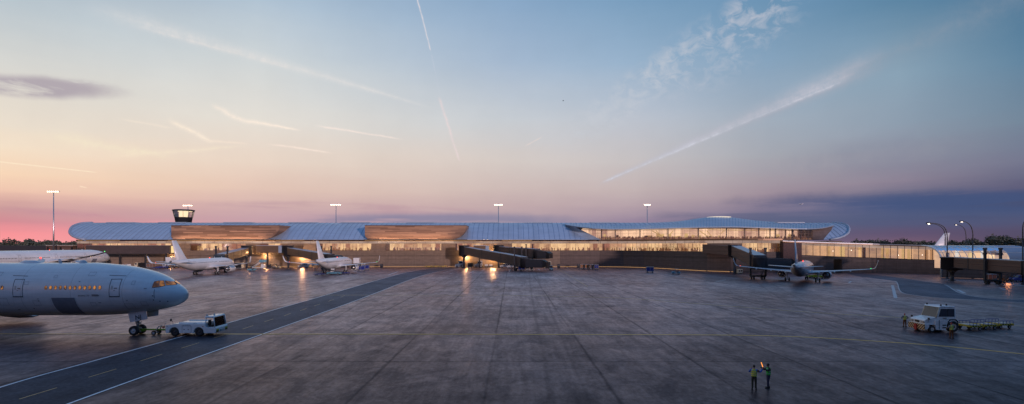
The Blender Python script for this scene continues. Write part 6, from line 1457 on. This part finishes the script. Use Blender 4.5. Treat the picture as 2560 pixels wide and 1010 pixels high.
def streak(a, b, w0, w1, col, op, rough=.6, taper=.12, wob=0., sharp=False):
    """great-circle streak (contrail) between two sky directions; widths in picture pixels"""
    global c
    A, B = dr(*a), dr(*b); n = A.cross(B).normalized(); tt = (B-A*A.dot(B)).normalized(); ang = math.acos(A.dot(B))
    d = dotv(n)
    if wob: d = q.m('ADD', d, q.m('MULTIPLY', q.m('SUBTRACT', nz1, .5), wob/F))
    al = q.m('DIVIDE', q.m('ARCTAN2', dotv(tt), dotv(A)), ang)
    w = q.mr(al, 0, 1, w0/F, w1/F)
    k = q.m('SUBTRACT', 1, q.m('DIVIDE', q.m('ABSOLUTE', d), w), clamp=True)
    k = q.m('MULTIPLY', k, k) if not sharp else k
    e = q.m('MULTIPLY', q.mr(al, 0, taper, 0, 1, 'SMOOTHSTEP'), q.mr(al, 1-taper, 1, 1, 0, 'SMOOTHSTEP'))
    f = q.m('MULTIPLY', q.m('MULTIPLY', k, e), q.m('MULTIPLY', q.mr(nz2, .35, .65, 1-rough, 1.), q.mr(nz3, .3, .7, 1-rough*.6, 1.2)))
    f = q.m('MULTIPLY', f, op, clamp=True); c = q.mix(f, c, lin(*col))
PK = (240, 226, 222)
streak((180, 5), (1100, 276), 32, 5, (234, 228, 224), .6, .5, .2); streak((330, 62), (760, 180), 9, 7, (240, 230, 224), .6, .7, .2)
streak((1036, -30), (1078, 130), 3.5, 3, (232, 222, 224), 1., .5, .06, 5); streak((1076, 120), (1100, 240), 3, 3, (205, 208, 222), .5, .7, .2, 5); streak((1096, 236), (1150, 408), 7, 5, (232, 214, 214), .95, .6, .1, 9)
streak((2240, 120), (1480, 470), 40, 8, (186, 186, 198), .6, .4, .12, 8); streak((2160, 172), (1500, 456), 18, 6, (196, 196, 208), .75, .6, .06, 8); streak((2120, 198), (1500, 458), 7, 4, (212, 214, 226), .85, .8, .05, 5); streak((2650, -60), (2060, 215), 80, 26, (146, 156, 170), .4, .4, .15, 30); streak((2250, 150), (1760, 352), 26, 12, (176, 170, 180), .35, .4, .3, 8)
streak((-60, 398), (250, 432), 2.5, 2, (255, 236, 206), .9, .4, .1); streak((196, 465), (220, 470), 3, 2, (255, 228, 200), .9, .2, .3)
streak((520, 258), (630, 312), 11, 10, (255, 238, 222), .9, .6, .3, 16); streak((590, 298), (760, 326), 9, 5, (255, 238, 222), 1., .4, .25, 8); streak((410, 295), (545, 360), 11, 8, (255, 238, 218), .9, .5, .3, 14); streak((500, 350), (630, 360), 7, 4, (252, 232, 212), .55, .4, .3, 8)
streak((780, 312), (1015, 350), 5, 4, (250, 232, 222), 1., .4, .2, 6); streak((660, 358), (840, 384), 5, 4, (252, 232, 218), .95, .4, .25, 6); streak((290, 296), (440, 322), 5, 5, (248, 232, 214), .6, .4, .25, 8); streak((60, 330), (470, 400), 28, 12, (252, 244, 206), .28, .5, .3, 30); streak((230, 395), (640, 362), 14, 6, (252, 238, 208), .4, .5, .3, 14)
streak((1308, 368), (1360, 340), 3, 3, (234, 216, 208), .6, .4, .3, 4); streak((-40, 520), (330, 545), 14, 8, (196, 142, 156), .55, .5, .3, 16); streak((120, 560), (560, 552), 8, 5, (246, 160, 166), .35, .5, .3, 8)
# dark ragged cloud at the left, cloud banks low on the right, mackerel cloud upper middle
def blob(cp, half_len, half_w, ang, col, op, src, lo, hi, wob=0):
    global c
    A = dr(*cp); U = (dr(cp[0]+100*math.cos(ang), cp[1]+100*math.sin(ang))-A).normalized(); Vv = A.cross(U).normalized()
    du, dv = q.m('DIVIDE', dotv(U-A*A.dot(U)), half_len/F), q.m('DIVIDE', dotv(Vv), half_w/F)
    r = q.m('SQRT', q.m('ADD', q.m('MULTIPLY', du, du), q.m('MULTIPLY', dv, dv)))
    r = q.m('ADD', r, q.m('MULTIPLY', q.m('SUBTRACT', nz3, .5), wob))
    k = q.m('MULTIPLY', q.mr(r, 1., .35, 0, 1, 'SMOOTHSTEP'), q.mr(dotv(A), 0, .2, 0, 1))
    f = q.m('MULTIPLY', k, q.mr(src, lo, hi, 0, 1)); c = q.mix(q.m('MULTIPLY', f, op, clamp=True), c, lin(*col))
cl1 = q.noise(q.vscale(g, (14, 14, 60)), 1, 6, .6, .5); mack = q.noise(q.vscale(g, (30, 30, 44)), 1.3, 6, .62, .6); bank = q.noise(q.vscale(g, (5, 5, 60)), 1, 5, .55, .3)
blob((70, 216), 150, 24, .06, (178, 168, 176), .95, cl1, .3, .5, .6)
blob((1800, 110), 270, 95, -.62, (192, 196, 208), .5, mack, .44, .72, .8); blob((1560, 250), 260, 60, -.62, (200, 204, 212), .55, mack, .42, .7, .8); blob((1880, 40), 120, 60, -.5, (200, 200, 210), .4, mack, .44, .68, .5)
blob((2500, 505), 520, 34, .0, (68, 84, 124), .85, bank, .34, .5, .7); blob((2150, 545), 520, 26, 0, (82, 92, 126), .5, bank, .36, .52, .8); blob((1100, 552), 420, 26, 0, (128, 128, 158), .75, bank, .3, .5, .6); blob((860, 520), 400, 16, .03, (186, 150, 162), .5, bank, .4, .55, .6)
blob((2300, 380), 400, 60, -.1, (118, 124, 146), .35, nz3, .4, .65, .6)
sf = q.mr(nz3, .3, .7, .975, 1.02); c = q.mix(1., c, sf, 'MULTIPLY')
below = q.mr(Z, -.004, -.05, 0, 1); c = q.mix(below, c, (.02, .02, .025))
bg = q.n('ShaderNodeBackground'); q.link(c, bg.inputs[0]); bg.inputs[1].default_value = 1.
o = q.n('ShaderNodeOutputWorld'); q.link(bg.outputs[0], o.inputs[0])
W.cycles.sampling_method = 'MANUAL'; W.cycles.sample_map_resolution = 512

# ------------------------------------------------------------------ sun, wall floodlights and added lamps standing in for warm light
def lamp(kind, loc, col, power, size=.3, rot=None, **k):
    L = bpy.data.lights.new('lamp', kind); L.color = col; L.energy = power
    if kind == 'AREA': L.shape = 'RECTANGLE'; L.size = size; L.size_y = k.get('sy', .3)
    elif kind == 'SPOT': L.spot_size = math.radians(k.get('cone', 120)); L.spot_blend = .9; L.shadow_soft_size = size
    elif kind == 'POINT': L.shadow_soft_size = size
    elif kind == 'SUN': L.angle = size
    o = bpy.data.objects.new('lamp', L); COL.objects.link(o); o.location = loc
    if rot: o.rotation_euler = rot
    return o
WARM = (1, .56, .24)
def wall_lamp(x, y, z, power, label):
    P = empty('wall_floodlight', (x, y, z), 0, label, 'floodlight', 'warm floodlights on the terminal wall'); b = MB(); b.box(-.3, .3, -.12, .3, -.2, .2); b.build('housing', 'dark', P, bevel=.02); b = MB(); b.box(-.22, .22, -.1, .2, -.23, -.205); b.build('lens', 'lamp', P)
    lamp('POINT', (x, y-1.0, z-.4), WARM, power, .35)
wall_lamp(-21.7, 239.6, 5.2, 2000, 'warm floodlight on the wall behind the column of the sloping jet bridge'); wall_lamp(-9.0, 239.6, 5.7, 3800, 'warm floodlight on the wall under the central jet bridge')
wall_lamp(-98.5, 239.6, 5.2, 3600, 'warm floodlight on the wall right of the second rotunda column'); wall_lamp(-116, 239.6, 5.9, 1500, 'warm floodlight on the wall under the left fixed walkway'); wall_lamp(-160, 239.6, 5.4, 700, 'warm floodlight on the wall under the long dark walkway')
lamp('POINT', (-117.5, 226.5, 7.2), WARM, 250, .3)
for X0, X1 in TB: lamp('AREA', ((X0+X1)/2-2, 233.6, 12.0), (1, .6, .36), 1500, X1-X0-10, (PI+math.radians(-22), 0, 0), sy=.4)
lamp('AREA', (xat(1760, 236), 236.4, 12.4), WARM, 500, 90, (0, 0, 0), sy=.5)
lamp('AREA', (-75, 237.2, 12.2), WARM, 1500, 220, (math.radians(20), 0, 0), sy=.5)
lamp('POINT', (xat(2520, 141), 141, 1.6), (1, .4, .12), 160, .5)
SUN_EL = 7.
sdir = Vector((.6*math.cos(math.radians(SUN_EL)), -.8*math.cos(math.radians(SUN_EL)), math.sin(math.radians(SUN_EL))))
sun = lamp('SUN', (0, 0, 50), (1, .74, .72), 2.5, math.radians(3)); sun.rotation_mode = 'QUATERNION'; sun.rotation_quaternion = sdir.to_track_quat('Z', 'Y')
# unseen blocks added behind the camera, keeping the sun off the foreground
BLK = empty('sunblocker', (0, 0, 0), 0, 'long grey hangar added behind the viewpoint to shade the foreground', 'sunblocker')
b = MB(); b.box(-20, 140, -60, -22, 0, 29); b.build('main_wall', 'rim', BLK); b = MB(); b.box(140.1, 330, -60, -22, 0, 38); b.build('tall_blocker', 'rim', BLK)
b = MB(); b.box(-21, 140, -61, -21, 29.01, 29.6); b.build('roof', 'dark', BLK)

cam = bpy.data.cameras.new('camera'); co = bpy.data.objects.new('camera', cam); COL.objects.link(co); S.camera = co
co.location = (0, 0, H); co.rotation_euler = (PI/2, 0, 0); cam.sensor_width = 36; cam.lens = 36*F/2560; cam.shift_y = (YH-505)/2560; cam.clip_end = 20000; cam.clip_start = .5
S.view_settings.view_transform = 'Standard'; S.view_settings.look = 'None'; S.view_settings.exposure = 0; S.view_settings.gamma = 1
S.render.engine = 'CYCLES'; cy = S.cycles; cy.use_denoising = True; cy.max_bounces = 7; cy.diffuse_bounces = 3; cy.glossy_bounces = 4; cy.transparent_max_bounces = 12; cy.sample_clamp_indirect = 4
cy.caustics_reflective = False; cy.caustics_refractive = False
